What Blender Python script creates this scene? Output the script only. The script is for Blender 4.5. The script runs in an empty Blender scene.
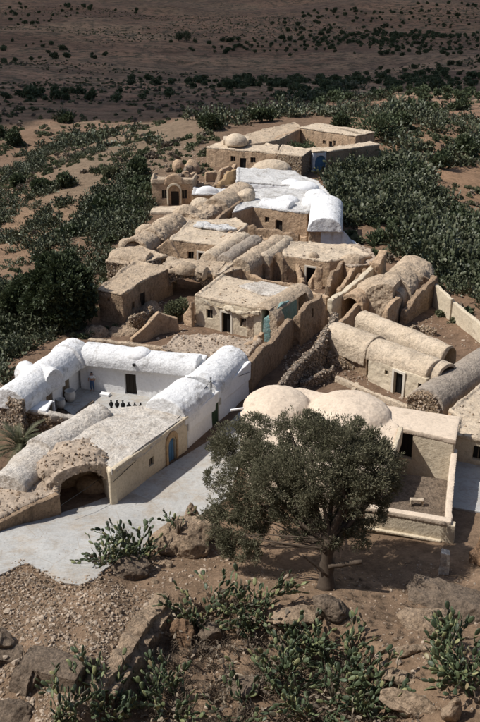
import bpy, bmesh, math, random
import numpy as np
from mathutils import Vector, Matrix
R = math.radians
scene = bpy.context.scene
COL = scene.collection
rng = np.random.default_rng(7)
random.seed(7)

# ------------------------------------------------------------------ camera, sky, sun
CAM_H, PITCH, F = 33.8, R(24.0), 928.0          # F in photo pixels (480 x 722)
cam = bpy.data.cameras.new('camera'); cam_o = bpy.data.objects.new('camera', cam); COL.objects.link(cam_o)
cam.sensor_fit = 'VERTICAL'; cam.sensor_height = 36.0; cam.lens = 36.0 * F / 722.0
cam.clip_start = 0.5; cam.clip_end = 9000
cam_o.location = (0, 0, CAM_H); cam_o.rotation_euler = (R(90) - PITCH, 0, 0)
scene.camera = cam_o
SUN_AZ = (-0.994, -0.11); SUN_EL = R(53)
world = bpy.data.worlds.new("World"); scene.world = world; world.use_nodes = True
nt = world.node_tree; nt.nodes.clear()
sky = nt.nodes.new('ShaderNodeTexSky'); sky.sky_type = 'NISHITA'; sky.sun_disc = False
sky.sun_elevation = SUN_EL; sky.sun_rotation = math.atan2(SUN_AZ[0], SUN_AZ[1]) % (2 * math.pi)
sky.altitude = 300; sky.dust_density = 1.5
bg = nt.nodes.new('ShaderNodeBackground'); bg.inputs['Strength'].default_value = 0.095
wo = nt.nodes.new('ShaderNodeOutputWorld')
nt.links.new(sky.outputs[0], bg.inputs[0]); nt.links.new(bg.outputs[0], wo.inputs[0])
sd = bpy.data.lights.new('sun', 'SUN'); sd.energy = 4.3; sd.angle = R(0.5); sd.color = (1.0, 0.955, 0.895)
so = bpy.data.objects.new('sun', sd); COL.objects.link(so)
_n = math.hypot(*SUN_AZ)
tosun = Vector((SUN_AZ[0] / _n * math.cos(SUN_EL), SUN_AZ[1] / _n * math.cos(SUN_EL), math.sin(SUN_EL)))
so.rotation_euler = tosun.to_track_quat('Z', 'Y').to_euler(); so.location = (-60, 60, 90)
vs = scene.view_settings
vs.view_transform = 'Standard'; vs.look = 'None'; vs.gamma = 1; vs.exposure = 0.2; vs.use_curve_mapping = False

# ------------------------------------------------------------------ survey helpers
cp, sp = math.cos(PITCH), math.sin(PITCH)
def ray(px, py):
    u = (np.asarray(px, float) - 240) / F; v = (np.asarray(py, float) - 361) / F
    return u, cp - v * sp, -sp - v * cp
def P(px, py, z=0.0):
    dx, dy, dz = ray(px, py); t = (z - CAM_H) / dz
    return (float(dx * t), float(dy * t), z)
def proj(x, y, z):
    d = y * cp - (z - CAM_H) * sp
    return 240 + F * x / d, 361 - F * (y * sp + (z - CAM_H) * cp) / d

def _h(ix, iy, iz, seed):
    n = (ix.astype(np.int64) * 374761393 + iy.astype(np.int64) * 668265263 + iz.astype(np.int64) * 2147483647 + seed * 974634777) & 0x7fffffff
    n = ((n ^ (n >> 13)) * 1274126177) & 0x7fffffff
    n = ((n ^ (n >> 16)) * 668265263) & 0x7fffffff
    return (n ^ (n >> 15)) / float(0x7fffffff)
def vn(p, scale, seed=0):
    """value noise in -1..1 at points p (N,3)"""
    q = np.asarray(p, float) * scale; f = np.floor(q); i = f.astype(np.int64); t = q - f; t = t * t * (3 - 2 * t)
    r = 0
    for a in (0, 1):
        wa = t[:, 0] if a else 1 - t[:, 0]
        for b in (0, 1):
            wb = t[:, 1] if b else 1 - t[:, 1]
            for c in (0, 1):
                wc = t[:, 2] if c else 1 - t[:, 2]
                r = r + wa * wb * wc * _h(i[:, 0] + a, i[:, 1] + b, i[:, 2] + c, seed)
    return r * 2 - 1
def fbm(p, scale, octs=3, seed=0):
    r = 0; a = 1
    for k in range(octs):
        r = r + a * vn(p, scale * 2 ** k, seed + k * 17); a *= .5
    return r
def v3(x, y):
    x = np.asarray(x, float).ravel(); y = np.asarray(y, float).ravel()
    return np.stack([x, y, np.zeros_like(x)], 1)
def sstep(t):
    t = np.clip(t, 0, 1); return t * t * (3 - 2 * t)
def inside(px, py, poly):
    c = np.zeros(len(px), bool); n = len(poly)
    for i in range(n):
        x0, y0 = poly[i][:2]; x1, y1 = poly[(i + 1) % n][:2]
        if y0 == y1: continue
        m = ((y0 > py) != (y1 > py)) & (px < (x1 - x0) * (py - y0) / (y1 - y0) + x0)
        c ^= m
    return c
PLATEAU = [P(*q)[:2] for q in [(-260, 760), (-120, 560), (-50, 470), (-12, 430), (15, 375), (75, 335), (94, 330), (92, 285),
           (103, 255), (138, 222), (148, 190), (165, 168), (205, 140), (255, 115), (375, 118), (388, 150), (340, 200),
           (352, 240), (440, 268), (505, 330), (620, 460), (760, 760)]]
def pdist(x, y):
    d = np.full(len(x), 1e9)
    for i in range(len(PLATEAU)):
        ax, ay = PLATEAU[i]; bx, by = PLATEAU[(i + 1) % len(PLATEAU)]
        t = np.clip(((x - ax) * (bx - ax) + (y - ay) * (by - ay)) / ((bx - ax) ** 2 + (by - ay) ** 2), 0, 1)
        d = np.minimum(d, np.hypot(x - ax - t * (bx - ax), y - ay - t * (by - ay)))
    d[inside(x, y, PLATEAU)] = 0
    return d
GULLY = [P(a, b, 1.6)[:2] for a, b in [(60, 800), (88, 722), (112, 682), (140, 640), (168, 606), (215, 600), (290, 622), (350, 640), (392, 668), (415, 700), (430, 800)]]
def sdist(x, y, poly):
    d = np.full(len(x), 1e9)
    for i in range(len(poly)):
        ax, ay = poly[i]; bx, by = poly[(i + 1) % len(poly)]; t = np.clip(((x - ax) * (bx - ax) + (y - ay) * (by - ay)) / ((bx - ax) ** 2 + (by - ay) ** 2), 0, 1)
        d = np.minimum(d, np.hypot(x - ax - t * (bx - ax), y - ay - t * (by - ay)))
    return d, inside(x, y, poly)
def hgt_exact(x, y):
    x = np.asarray(x, float).ravel(); y = np.asarray(y, float).ravel(); p = v3(x, y)
    d = pdist(x, y); d = np.where(y < 50, 0, d)
    z = -9 * sstep(d / 55.0)
    z = z - 30 * sstep((y - 180) / 620.0)
    fr = sstep((y - 230) / 350.0)
    z = z + fr * (9 * vn(p, 1 / 210., 3) + 4 * vn(p, 1 / 90., 5) + 1.2 * vn(p, 1 / 30., 6))
    z = z + np.clip(y - 1000, 0, None) * 0.012 + sstep((y - 1100) / 1400) * 40 * (vn(p, 1 / 600., 8) + .3)
    out = sstep(d / 6)
    z = z + out * (0.9 * vn(p, 1 / 14., 9) + .45 * vn(p, 1 / 4., 10)) + 0.05 * vn(p, 1 / 1.7, 11)
    # viewer's hillside
    f = sstep((54.0 - y) / 22.0)
    z = z + 3.0 * f + f * (.5 * vn(p, 1 / 5., 21) + .22 * vn(p, 1 / 1.6, 22))
    z = z + 28 * np.clip((29 - y) / 29, 0, 1.3) ** 2
    # dark gully to the right of the gravel bank
    dg, ins = sdist(x, y, GULLY); dgn = np.where(ins, dg, 0) + .5 * vn(p, .6, 24) * ins
    z = z - 1.6 * sstep(dgn / 1.8)
    # bank left
    gb = sstep((-5.5 - x) / 2.0) * sstep((52.5 - y) / 7)
    z = z + .7 * gb
    return z
_ys = [-30.0]
while _ys[-1] < 7000:
    _ys.append(_ys[-1] + (2.0 if _ys[-1] < 24 else max(.28, .0056 * _ys[-1]) if _ys[-1] < 420 else .011 * _ys[-1]))
GY = np.array(_ys); _u = np.linspace(-1, 1, 420); GX = np.sign(_u) * (np.abs(_u) * 62 + 5200 * np.abs(_u) ** 7)
_X, _Y = np.meshgrid(GX, GY); GZ = hgt_exact(_X, _Y).reshape(_X.shape)
def hgt(x, y):
    x = np.clip(np.asarray(x, float).ravel(), GX[0], GX[-1] - .01); y = np.clip(np.asarray(y, float).ravel(), GY[0], GY[-1] - .01)
    i = np.searchsorted(GX, x, 'right') - 1; j = np.searchsorted(GY, y, 'right') - 1
    a = (x - GX[i]) / (GX[i + 1] - GX[i]); b = (y - GY[j]) / (GY[j + 1] - GY[j])
    return (GZ[j, i] * (1 - a) + GZ[j, i + 1] * a) * (1 - b) + (GZ[j + 1, i] * (1 - a) + GZ[j + 1, i + 1] * a) * b
def G(px, py):
    px = np.atleast_1d(np.asarray(px, float)); py = np.atleast_1d(np.asarray(py, float))
    dx, dy, dz = ray(px, py); t = np.full(len(px), 20.0)
    for k in range(90):
        gap = CAM_H + t * dz - hgt(t * dx, t * dy)
        t = t + np.clip(gap / (-dz + .25), -30, 400) * .8
    x, y = t * dx, t * dy
    return np.stack([x, y, hgt(x, y)], 1)
def g1(px, py): return tuple(float(c) for c in G(px, py)[0])

# ------------------------------------------------------------------ object helpers
def tag(o, label=None, cat=None, group=None, kind=None):
    if label: o['label'] = label
    if cat: o['category'] = cat
    if group: o['group'] = group
    if kind: o['kind'] = kind
    return o
def thing(name, label, cat, loc=(0, 0, 0), group=None, rz=0):
    o = bpy.data.objects.new(name, None); COL.objects.link(o); o.location = loc; o.rotation_euler = (0, 0, rz)
    o.empty_display_size = .3
    return tag(o, label, cat, group, 'thing')
def mk(name, verts, faces, mat, parent=None, smooth=False, world_co=True):
    me = bpy.data.meshes.new(name)
    verts = np.asarray(verts, float)
    me.from_pydata(verts.tolist(), [], faces if isinstance(faces, list) else faces.tolist())
    me.materials.append(mat)
    if smooth: me.polygons.foreach_set('use_smooth', [True] * len(me.polygons))
    o = bpy.data.objects.new(name, me); COL.objects.link(o)
    if parent is not None:
        o.parent = parent
        if world_co: o.matrix_parent_inverse = Matrix.Translation(parent.location).inverted() if not any(parent.rotation_euler) else (Matrix.Translation(parent.location) @ parent.rotation_euler.to_matrix().to_4x4()).inverted()
    return o
def copy_tree(o, parent=None):
    c = o.copy(); COL.objects.link(c)
    if parent is not None: c.parent = parent; c.matrix_parent_inverse = o.matrix_parent_inverse
    for ch in o.children: copy_tree(ch, c)
    return c

# ------------------------------------------------------------------ materials
def _new(name):
    m = bpy.data.materials.new(name); m.use_nodes = True; n = m.node_tree; n.nodes.clear()
    out = n.nodes.new('ShaderNodeOutputMaterial'); b = n.nodes.new('ShaderNodeBsdfPrincipled')
    n.links.new(b.outputs[0], out.inputs[0]); b.inputs['Specular IOR Level'].default_value = .25
    return m, n, b
def N(n, t, **k):
    nd = n.nodes.new(t)
    for a, v in k.items():
        if a in nd.inputs.keys() if hasattr(nd.inputs, 'keys') else False: nd.inputs[a].default_value = v
        else: setattr(nd, a, v)
    return nd
def noise(n, vec, s, d=4, rough=.6):
    t = n.nodes.new('ShaderNodeTexNoise'); t.inputs['Scale'].default_value = s; t.inputs['Detail'].default_value = d
    t.inputs['Roughness'].default_value = rough; n.links.new(vec, t.inputs['Vector']); return t.outputs['Fac']
def ramp(n, fac, stops):
    r = n.nodes.new('ShaderNodeValToRGB'); e = r.color_ramp.elements
    while len(e) < len(stops): e.new(.5)
    for k, (p, c) in enumerate(stops):
        e[k].position = p; e[k].color = (c, c, c, 1) if isinstance(c, (int, float)) else (*c, 1)
    n.links.new(fac, r.inputs[0]); return r.outputs[0]
def mix(n, fac, a, b, mode='MIX'):
    m = n.nodes.new('ShaderNodeMix'); m.data_type = 'RGBA'; m.blend_type = mode
    for s, v in ((0, fac), (6, a), (7, b)):
        if isinstance(v, bpy.types.NodeSocket): n.links.new(v, m.inputs[s])
        elif isinstance(v, (int, float)): m.inputs[s].default_value = v
        else: m.inputs[s].default_value = (*v, 1)
    return m.outputs[2]
def mth(n, op, a, b=0.0):
    m = n.nodes.new('ShaderNodeMath'); m.operation = op
    for s, v in ((0, a), (1, b)):
        if isinstance(v, bpy.types.NodeSocket): n.links.new(v, m.inputs[s])
        else: m.inputs[s].default_value = v
    return m.outputs[0]
def scaled(n, vec, sc):
    m = n.nodes.new('ShaderNodeMapping'); m.inputs['Scale'].default_value = sc; n.links.new(vec, m.inputs['Vector']); return m.outputs[0]
def bump(n, b, h, dist=.05, st=1.0):
    bp = n.nodes.new('ShaderNodeBump'); bp.inputs['Distance'].default_value = dist; bp.inputs['Strength'].default_value = st
    n.links.new(h, bp.inputs['Height']); n.links.new(bp.outputs[0], b.inputs['Normal'])
def earth(name, c1, c2, stain, stain_amt=.6, crumbs=0.5, streak=.5, bd=.06, rough=.95, st_lo=.5, patch=None, patch_lo=.55, cracks=False):
    """weathered plaster / earth: c1-c2 mottling, stains with streaks, optional fallen-plaster patches"""
    m, n, b = _new(name); g = n.nodes.new('ShaderNodeNewGeometry').outputs['Position']
    big = noise(n, g, .35, 5, .65); mid = noise(n, g, 1.7, 5, .7); fine = noise(n, g, 9, 4, .7)
    f = mth(n, 'ADD', mth(n, 'MULTIPLY', big, .55), mth(n, 'MULTIPLY', mid, .45))
    col = mix(n, ramp(n, f, [(.36, 0.), (.64, 1.)]), c1, c2)
    sv = scaled(n, g, (1.4, 1.4, .22)); st = noise(n, sv, 1.3, 5, .7)
    s1 = ramp(n, mth(n, 'ADD', mth(n, 'MULTIPLY', st, streak), mth(n, 'MULTIPLY', noise(n, g, .8, 6, .75), 1 - streak)), [(st_lo, 0.), (st_lo + .13, 1.)])
    col = mix(n, mth(n, 'MULTIPLY', s1, stain_amt), col, stain)
    if cracks:
        vc = n.nodes.new('ShaderNodeTexVoronoi'); vc.feature = 'DISTANCE_TO_EDGE'; vc.inputs['Scale'].default_value = .33; n.links.new(g, vc.inputs['Vector'])
        col = mix(n, ramp(n, vc.outputs['Distance'], [(.0, .75), (.012, 0.)]), col, stain)
        col = mix(n, ramp(n, noise(n, g, .45, 7, .75), [(.5, 0.), (.72, .85)]), col, (.40, .33, .25))
    if patch is not None:
        pn = ramp(n, noise(n, g, .55, 5, .6), [(patch_lo, 0.), (patch_lo + .04, 1.)])
        col = mix(n, pn, col, patch)
    vor = n.nodes.new('ShaderNodeTexVoronoi'); vor.inputs['Scale'].default_value = 5.5; n.links.new(g, vor.inputs['Vector'])
    grit = noise(n, g, 4.2, 7, .78)
    col = mix(n, min(1, crumbs * 1.3), col, ramp(n, grit, [(.36, .42), (.5, .92), (.66, 1.12)]), 'MULTIPLY')
    pit = n.nodes.new('ShaderNodeTexVoronoi'); pit.inputs['Scale'].default_value = 1.9; n.links.new(g, pit.inputs['Vector'])
    col = mix(n, mth(n, 'MULTIPLY', ramp(n, mth(n, 'ADD', pit.outputs['Distance'], mth(n, 'MULTIPLY', grit, .35)), [(.24, 1.), (.32, 0.)]), min(1, crumbs)), col, stain)
    col = mix(n, crumbs * .5, col, ramp(n, fine, [(.3, .25), (.7, 1.)]), 'MULTIPLY')
    n.links.new(col, b.inputs['Base Color']); b.inputs['Roughness'].default_value = rough
    h = mth(n, 'ADD', mth(n, 'ADD', mth(n, 'ADD', mth(n, 'MULTIPLY', mid, .8), mth(n, 'MULTIPLY', grit, 1.5 * crumbs)), mth(n, 'MULTIPLY', fine, .55)), mth(n, 'MULTIPLY', vor.outputs['Distance'], -crumbs * .6))
    bump(n, b, h, bd * 1.7, 1.0)
    return m
def rubble(name, cols, mortar, sc=3.2, bd=.12):
    m, n, b = _new(name); g = n.nodes.new('ShaderNodeNewGeometry').outputs['Position']
    gv = scaled(n, g, (1, 1, 1.5)); wn = n.nodes.new('ShaderNodeTexNoise'); wn.inputs['Scale'].default_value = 2.5; n.links.new(gv, wn.inputs['Vector'])
    va = n.nodes.new('ShaderNodeVectorMath'); va.operation = 'MULTIPLY_ADD'; n.links.new(wn.outputs['Color'], va.inputs[0]); va.inputs[1].default_value = (.25,) * 3; n.links.new(gv, va.inputs[2])
    vor = n.nodes.new('ShaderNodeTexVoronoi'); vor.inputs['Scale'].default_value = sc; n.links.new(va.outputs[0], vor.inputs['Vector'])
    ed = n.nodes.new('ShaderNodeTexVoronoi'); ed.feature = 'DISTANCE_TO_EDGE'; ed.inputs['Scale'].default_value = sc; n.links.new(va.outputs[0], ed.inputs['Vector'])
    sx = n.nodes.new('ShaderNodeSeparateColor'); n.links.new(vor.outputs['Color'], sx.inputs[0])
    col = ramp(n, sx.outputs[0], [(0., cols[0]), (.5, cols[1]), (1., cols[2])])
    e = ramp(n, ed.outputs['Distance'], [(.02, 0.), (.1, 1.)])
    col = mix(n, e, mortar, col); fine = noise(n, g, 12, 3); col = mix(n, .5, col, ramp(n, fine, [(.3, .4), (.7, 1.)]), 'MULTIPLY')
    big = noise(n, g, .5, 5, .7); col = mix(n, .6, col, ramp(n, big, [(.35, .55), (.65, 1.)]), 'MULTIPLY')
    n.links.new(col, b.inputs['Base Color']); b.inputs['Roughness'].default_value = .95
    bump(n, b, mth(n, 'ADD', e, mth(n, 'MULTIPLY', fine, .4)), bd)
    return m
def leafmat(name, cols, rough=.6, trans=.25, spec=.3):
    m, n, b = _new(name); ge = n.nodes.new('ShaderNodeNewGeometry')
    oi = n.nodes.new('ShaderNodeObjectInfo')
    f = mth(n, 'ADD', mth(n, 'MULTIPLY', ge.outputs['Random Per Island'], .7), mth(n, 'MULTIPLY', oi.outputs['Random'], .3))
    col = ramp(n, f, [(k / (len(cols) - 1), c) for k, c in enumerate(cols)])
    n.links.new(col, b.inputs['Base Color']); b.inputs['Roughness'].default_value = rough; b.inputs['Specular IOR Level'].default_value = spec
    if trans:
        out = [x for x in n.nodes if x.type == 'OUTPUT_MATERIAL'][0]
        tr = n.nodes.new('ShaderNodeBsdfTranslucent'); n.links.new(col, tr.inputs[0]); mx = n.nodes.new('ShaderNodeMixShader'); mx.inputs[0].default_value = trans
        n.links.new(b.outputs[0], mx.inputs[1]); n.links.new(tr.outputs[0], mx.inputs[2]); n.links.new(mx.outputs[0], out.inputs[0])
    return m
def flat(name, c, rough=.7, var=.3):
    m, n, b = _new(name); g = n.nodes.new('ShaderNodeNewGeometry').outputs['Position']
    col = mix(n, var, c, ramp(n, noise(n, g, 6, 5, .7), [(.3, .3), (.7, 1.)]), 'MULTIPLY')
    n.links.new(col, b.inputs['Base Color']); b.inputs['Roughness'].default_value = rough
    bump(n, b, noise(n, g, 20, 3), .01); return m

TAN1, TAN2 = (.56, .46, .35), (.40, .31, .22)
M = dict(
    roof=earth('earth_roof', (.64, .505, .365), (.49, .375, .26), (.23, .19, .145), .6, .6, .15),
    roof_light=earth('pale_roof', (.72, .595, .45), (.57, .455, .325), (.30, .25, .195), .5, .5, .1),
    roof_grey=earth('grey_roof', (.48, .41, .335), (.38, .315, .25), (.18, .16, .14), .5, .6, .2),
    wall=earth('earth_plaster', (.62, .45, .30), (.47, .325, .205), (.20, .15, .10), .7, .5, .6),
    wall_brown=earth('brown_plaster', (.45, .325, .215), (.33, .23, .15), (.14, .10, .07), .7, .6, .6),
    cream=earth('cream_plaster', (.66, .57, .43), (.56, .47, .34), (.36, .28, .19), .55, .3, .7, .03, st_lo=.56),
    dome=earth('smooth_cream_render', (.70, .58, .455), (.61, .50, .385), (.36, .29, .22), .6, .25, .3, .025, st_lo=.53),
    white=earth('whitewash', (.80, .80, .80), (.76, .755, .745), (.52, .49, .45), .6, .12, .45, .03, st_lo=.54),
    white_worn=earth('worn_whitewash', (.80, .80, .80), (.74, .74, .73), (.38, .36, .33), .8, .3, .05, .05, st_lo=.54),
    white_rough=earth('patchy_whitewash', (.74, .695, .63), (.60, .53, .445), (.36, .30, .24), .8, .55, .05, .07, st_lo=.52),
    stone=rubble('rubble_masonry', ((.42, .30, .19), (.34, .24, .15), (.50, .40, .28)), (.22, .16, .11)),
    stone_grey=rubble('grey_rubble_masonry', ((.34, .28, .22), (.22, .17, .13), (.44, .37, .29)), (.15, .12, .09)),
    ochre=earth('ochre_plaster', (.52, .36, .20), (.42, .28, .15), (.24, .16, .09), .6, .4, .5),
    teal=earth('teal_limewash', (.17, .33, .32), (.26, .38, .36), (.30, .27, .22), .6, .4, .6, st_lo=.53),
    white_aged=earth('aged_limewash_roof', (.72, .71, .69), (.60, .585, .56), (.36, .33, .29), .8, .55, .15, .06, st_lo=.5),
    bluewhite=earth('bluish_whitewash', (.62, .66, .72), (.70, .70, .70), (.40, .33, .26), .7, .3, .6, .03, st_lo=.52),
    pave=earth('pale_concrete', (.46, .455, .435), (.40, .395, .375), (.33, .29, .24), .7, .25, .0, .02, st_lo=.5, cracks=True),
    soilfloor=earth('trodden_earth', (.42, .33, .24), (.32, .25, .18), (.20, .15, .11), .6, .8, .1, .06),
    rock=earth('sandy_rock', (.64, .48, .335), (.48, .345, .23), (.20, .15, .10), .7, .8, .2, .12),
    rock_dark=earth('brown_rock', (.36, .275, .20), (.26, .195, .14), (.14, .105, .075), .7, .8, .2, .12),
    rock_orange=earth('orange_rock', (.46, .29, .17), (.36, .22, .13), (.20, .13, .09), .6, .8, .2, .12),
    gravel=earth('loose_stone', (.54, .44, .34), (.36, .28, .21), (.20, .16, .12), .4, .6, .1, .02),
    wood=flat('dark_wood_and_interior', (.035, .028, .022), .8), woodlight=flat('weathered_wood', (.22, .17, .12), .8),
    green=flat('green_paint', (.04, .07, .035), .6), blue=flat('blue_paint', (.07, .17, .30), .5),
    black=flat('black_clay_and_interior', (.012, .012, .012), .5), pot=flat('white_clay', (.62, .60, .56), .8),
    frame=flat('pale_lime_frame', (.66, .60, .50), .9), metal=flat('galvanised_pole', (.12, .12, .115), .5),
    bark=flat('tree_bark', (.10, .075, .055), .95, .6),
    stem=flat('cactus_wood', (.16, .12, .085), .95, .6),
)
M['cactus'] = leafmat('prickly_pear_pad', [(.045, .075, .04), (.09, .12, .065), (.14, .17, .10), (.20, .22, .12)], .45, 0, .4)
M['cactus_far'] = leafmat('prickly_pear_pad_far', [(.025, .032, .016), (.055, .066, .034), (.09, .10, .055), (.20, .195, .125)], .5, 0, .35)
M['leaf_tree'] = leafmat('grey_green_needles', [(.06, .062, .036), (.105, .105, .062), (.155, .148, .095), (.24, .22, .15)], .8, .3, .15)
M['leaf_dark'] = leafmat('dark_leaves', [(.032, .045, .02), (.055, .072, .032), (.09, .105, .05)], .6, .15)
M['leaf_mid'] = leafmat('olive_leaves', [(.045, .06, .028), (.07, .09, .042), (.11, .13, .07)], .7, .2)
M['leaf_bush'] = leafmat('dry_bush_leaves', [(.07, .08, .04), (.12, .13, .07), (.18, .17, .10)], .8, .2)
M['palm'] = leafmat('palm_leaflets', [(.06, .065, .035), (.10, .105, .055), (.17, .165, .10)], .5, .15)
M['dry'] = leafmat('dry_pads', [(.10, .08, .06), (.20, .16, .12), (.30, .25, .18)], .9, 0)

# ------------------------------------------------------------------ solids (verts, faces), all closed
def ccw(pts):
    a = sum(pts[i][0] * pts[(i + 1) % len(pts)][1] - pts[(i + 1) % len(pts)][0] * pts[i][1] for i in range(len(pts)))
    return a > 0
def prism(pts, z0, z1):
    """pts: list of (x,y) or (x,y,top z)"""
    if not ccw(pts): pts = pts[::-1]
    n = len(pts)
    v = [(p[0], p[1], z0) for p in pts] + [(p[0], p[1], p[2] if (len(p) > 2 and z1 is None) else z1) for p in pts]
    f = [tuple(range(n - 1, -1, -1)), tuple(range(n, 2 * n))] + [(i, (i + 1) % n, n + (i + 1) % n, n + i) for i in range(n)]
    return v, f
def vault(A, B, w, z, rise, skirt=.5, ext=0.0, n=12, taper=1.0, z_end=None):
    """barrel between A and B (x,y), springing at z"""
    a = Vector(A[:2]); b = Vector(B[:2]); d = (b - a).normalized(); a = a - d * ext; b = b + d * ext; s = Vector((-d.y, d.x))
    v = []; prof = [(-w / 2, -skirt)] + [(-w / 2 * math.cos(math.pi * k / n), rise * math.sin(math.pi * k / n)) for k in range(n + 1)] + [(w / 2, -skirt)]
    m = len(prof); S = 4
    for i in range(S + 1):
        c = a.lerp(b, i / S); k = 1 + (taper - 1) * i / S; zz = z + ((z_end - z) * i / S if z_end is not None else 0)
        for o, h in prof: v.append((c.x + s.x * o * k, c.y + s.y * o * k, zz + h * (k if h > 0 else 1)))
    f = []
    for i in range(S):
        for j in range(m):
            f.append((i * m + j, i * m + (j + 1) % m, (i + 1) * m + (j + 1) % m, (i + 1) * m + j))
    f.append(tuple(range(m - 1, -1, -1))); f.append(tuple(S * m + j for j in range(m)))
    return v, f
def dome(c, rx, ry, z, h, rz=0, n=20, m=7, skirt=.4):
    v = []; f = []
    for i in range(m):
        a = i / m * math.pi / 2
        for j in range(n):
            t = 2 * math.pi * j / n; x, y = rx * math.cos(a) * math.cos(t), ry * math.cos(a) * math.sin(t)
            v.append((c[0] + x * math.cos(rz) - y * math.sin(rz), c[1] + x * math.sin(rz) + y * math.cos(rz), z + h * math.sin(a)))
    top = len(v); v.append((c[0], c[1], z + h)); base = len(v)
    for j in range(n): v.append((v[j][0], v[j][1], z - skirt))
    for i in range(m - 1):
        for j in range(n): f.append((i * n + j, i * n + (j + 1) % n, (i + 1) * n + (j + 1) % n, (i + 1) * n + j))
    for j in range(n):
        f.append(((m - 1) * n + j, (m - 1) * n + (j + 1) % n, top)); f.append((base + j, base + (j + 1) % n, (j + 1) % n, j))
    f.append(tuple(base + j for j in range(n - 1, -1, -1)))
    return v, f
def strip(pts, th, zb, jag=0.0, step=.6, seed=0):
    """free standing wall along pts [(x,y,topz)...], thickness th, foot zb; jag roughens the broken top"""
    r = random.Random(seed); L = []
    for i in range(len(pts) - 1):
        a = Vector(pts[i]); b = Vector(pts[i + 1]); n = max(1, int((b - a).length / step)) if jag else 1
        for k in range(n): L.append(a.lerp(b, k / n))
    L.append(Vector(pts[-1])); m = len(L); v = []
    for i, p in enumerate(L):
        a = L[max(0, i - 1)]; b = L[min(m - 1, i + 1)]; d = Vector((b.x - a.x, b.y - a.y)); d.normalize(); s = Vector((-d.y, d.x)) * th / 2
        h = p.z - (r.random() ** 2 * jag if 0 < i < m - 1 else 0)
        v += [(p.x - s.x, p.y - s.y, zb), (p.x + s.x, p.y + s.y, zb), (p.x + s.x, p.y + s.y, h), (p.x - s.x, p.y - s.y, h)]
    f = [(3, 2, 1, 0)]
    for i in range(m - 1):
        for j in range(4): f.append((i * 4 + j, i * 4 + (j + 1) % 4, i * 4 + 4 + (j + 1) % 4, i * 4 + 4 + j))
    f.append(tuple((m - 1) * 4 + j for j in range(4)))
    return v, f
def obox(c, d, w, t, z0, z1):
    """box centred c, along d (2D), width w along d, thickness t"""
    d = Vector(d[:2]).normalized(); s = Vector((-d.y, d.x)); c = Vector(c[:2])
    q = [c - d * w / 2 - s * t / 2, c + d * w / 2 - s * t / 2, c + d * w / 2 + s * t / 2, c - d * w / 2 + s * t / 2]
    return prism([(p.x, p.y) for p in q], z0, z1)
def archbox(c, d, w, t, z0, zs, rise=None):
    """arch-headed block: spring at zs; axis runs across thickness t"""
    d = Vector(d[:2]).normalized(); s = Vector((-d.y, d.x)); c = Vector(c[:2]); rise = w / 2 if rise is None else rise
    return vault(c - s * t / 2, c + s * t / 2, w, zs, rise, skirt=zs - z0, n=10)
def join(sol):
    V, Fc = [], []
    for v, f in sol:
        o = len(V); V += list(v); Fc += [tuple(i + o for i in q) for q in f]
    return V, Fc

PEND = []
def part(name, sol, mat, parent, vox=.12, disp=.05, cuts=None, label=None, dsc=.9, ang=38):
    """solids -> one weathered mesh: fused by a voxel remesh, openings cut, surface roughened"""
    o = mk(name, *join(sol), M[mat] if isinstance(mat, str) else mat, parent)
    if label: o['label'] = label
    co = None
    md = o.modifiers.new('r', 'REMESH'); md.mode = 'VOXEL'; md.voxel_size = vox; md.use_smooth_shade = True
    if cuts:
        V, Fc = join(cuts); me = bpy.data.meshes.new('c'); me.from_pydata([tuple(x) for x in V], [], Fc); co = bpy.data.objects.new('c', me); COL.objects.link(co)
        if len(cuts) > 1:
            pass
        bm = bmesh.new(); bm.from_mesh(me); bmesh.ops.recalc_face_normals(bm, faces=bm.faces); bm.to_mesh(me); bm.free()
        b = o.modifiers.new('b', 'BOOLEAN'); b.operation = 'DIFFERENCE'; b.object = co; b.solver = 'MANIFOLD'
    PEND.append((o, co, disp, dsc, ang)); return o
STONES = []
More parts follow.
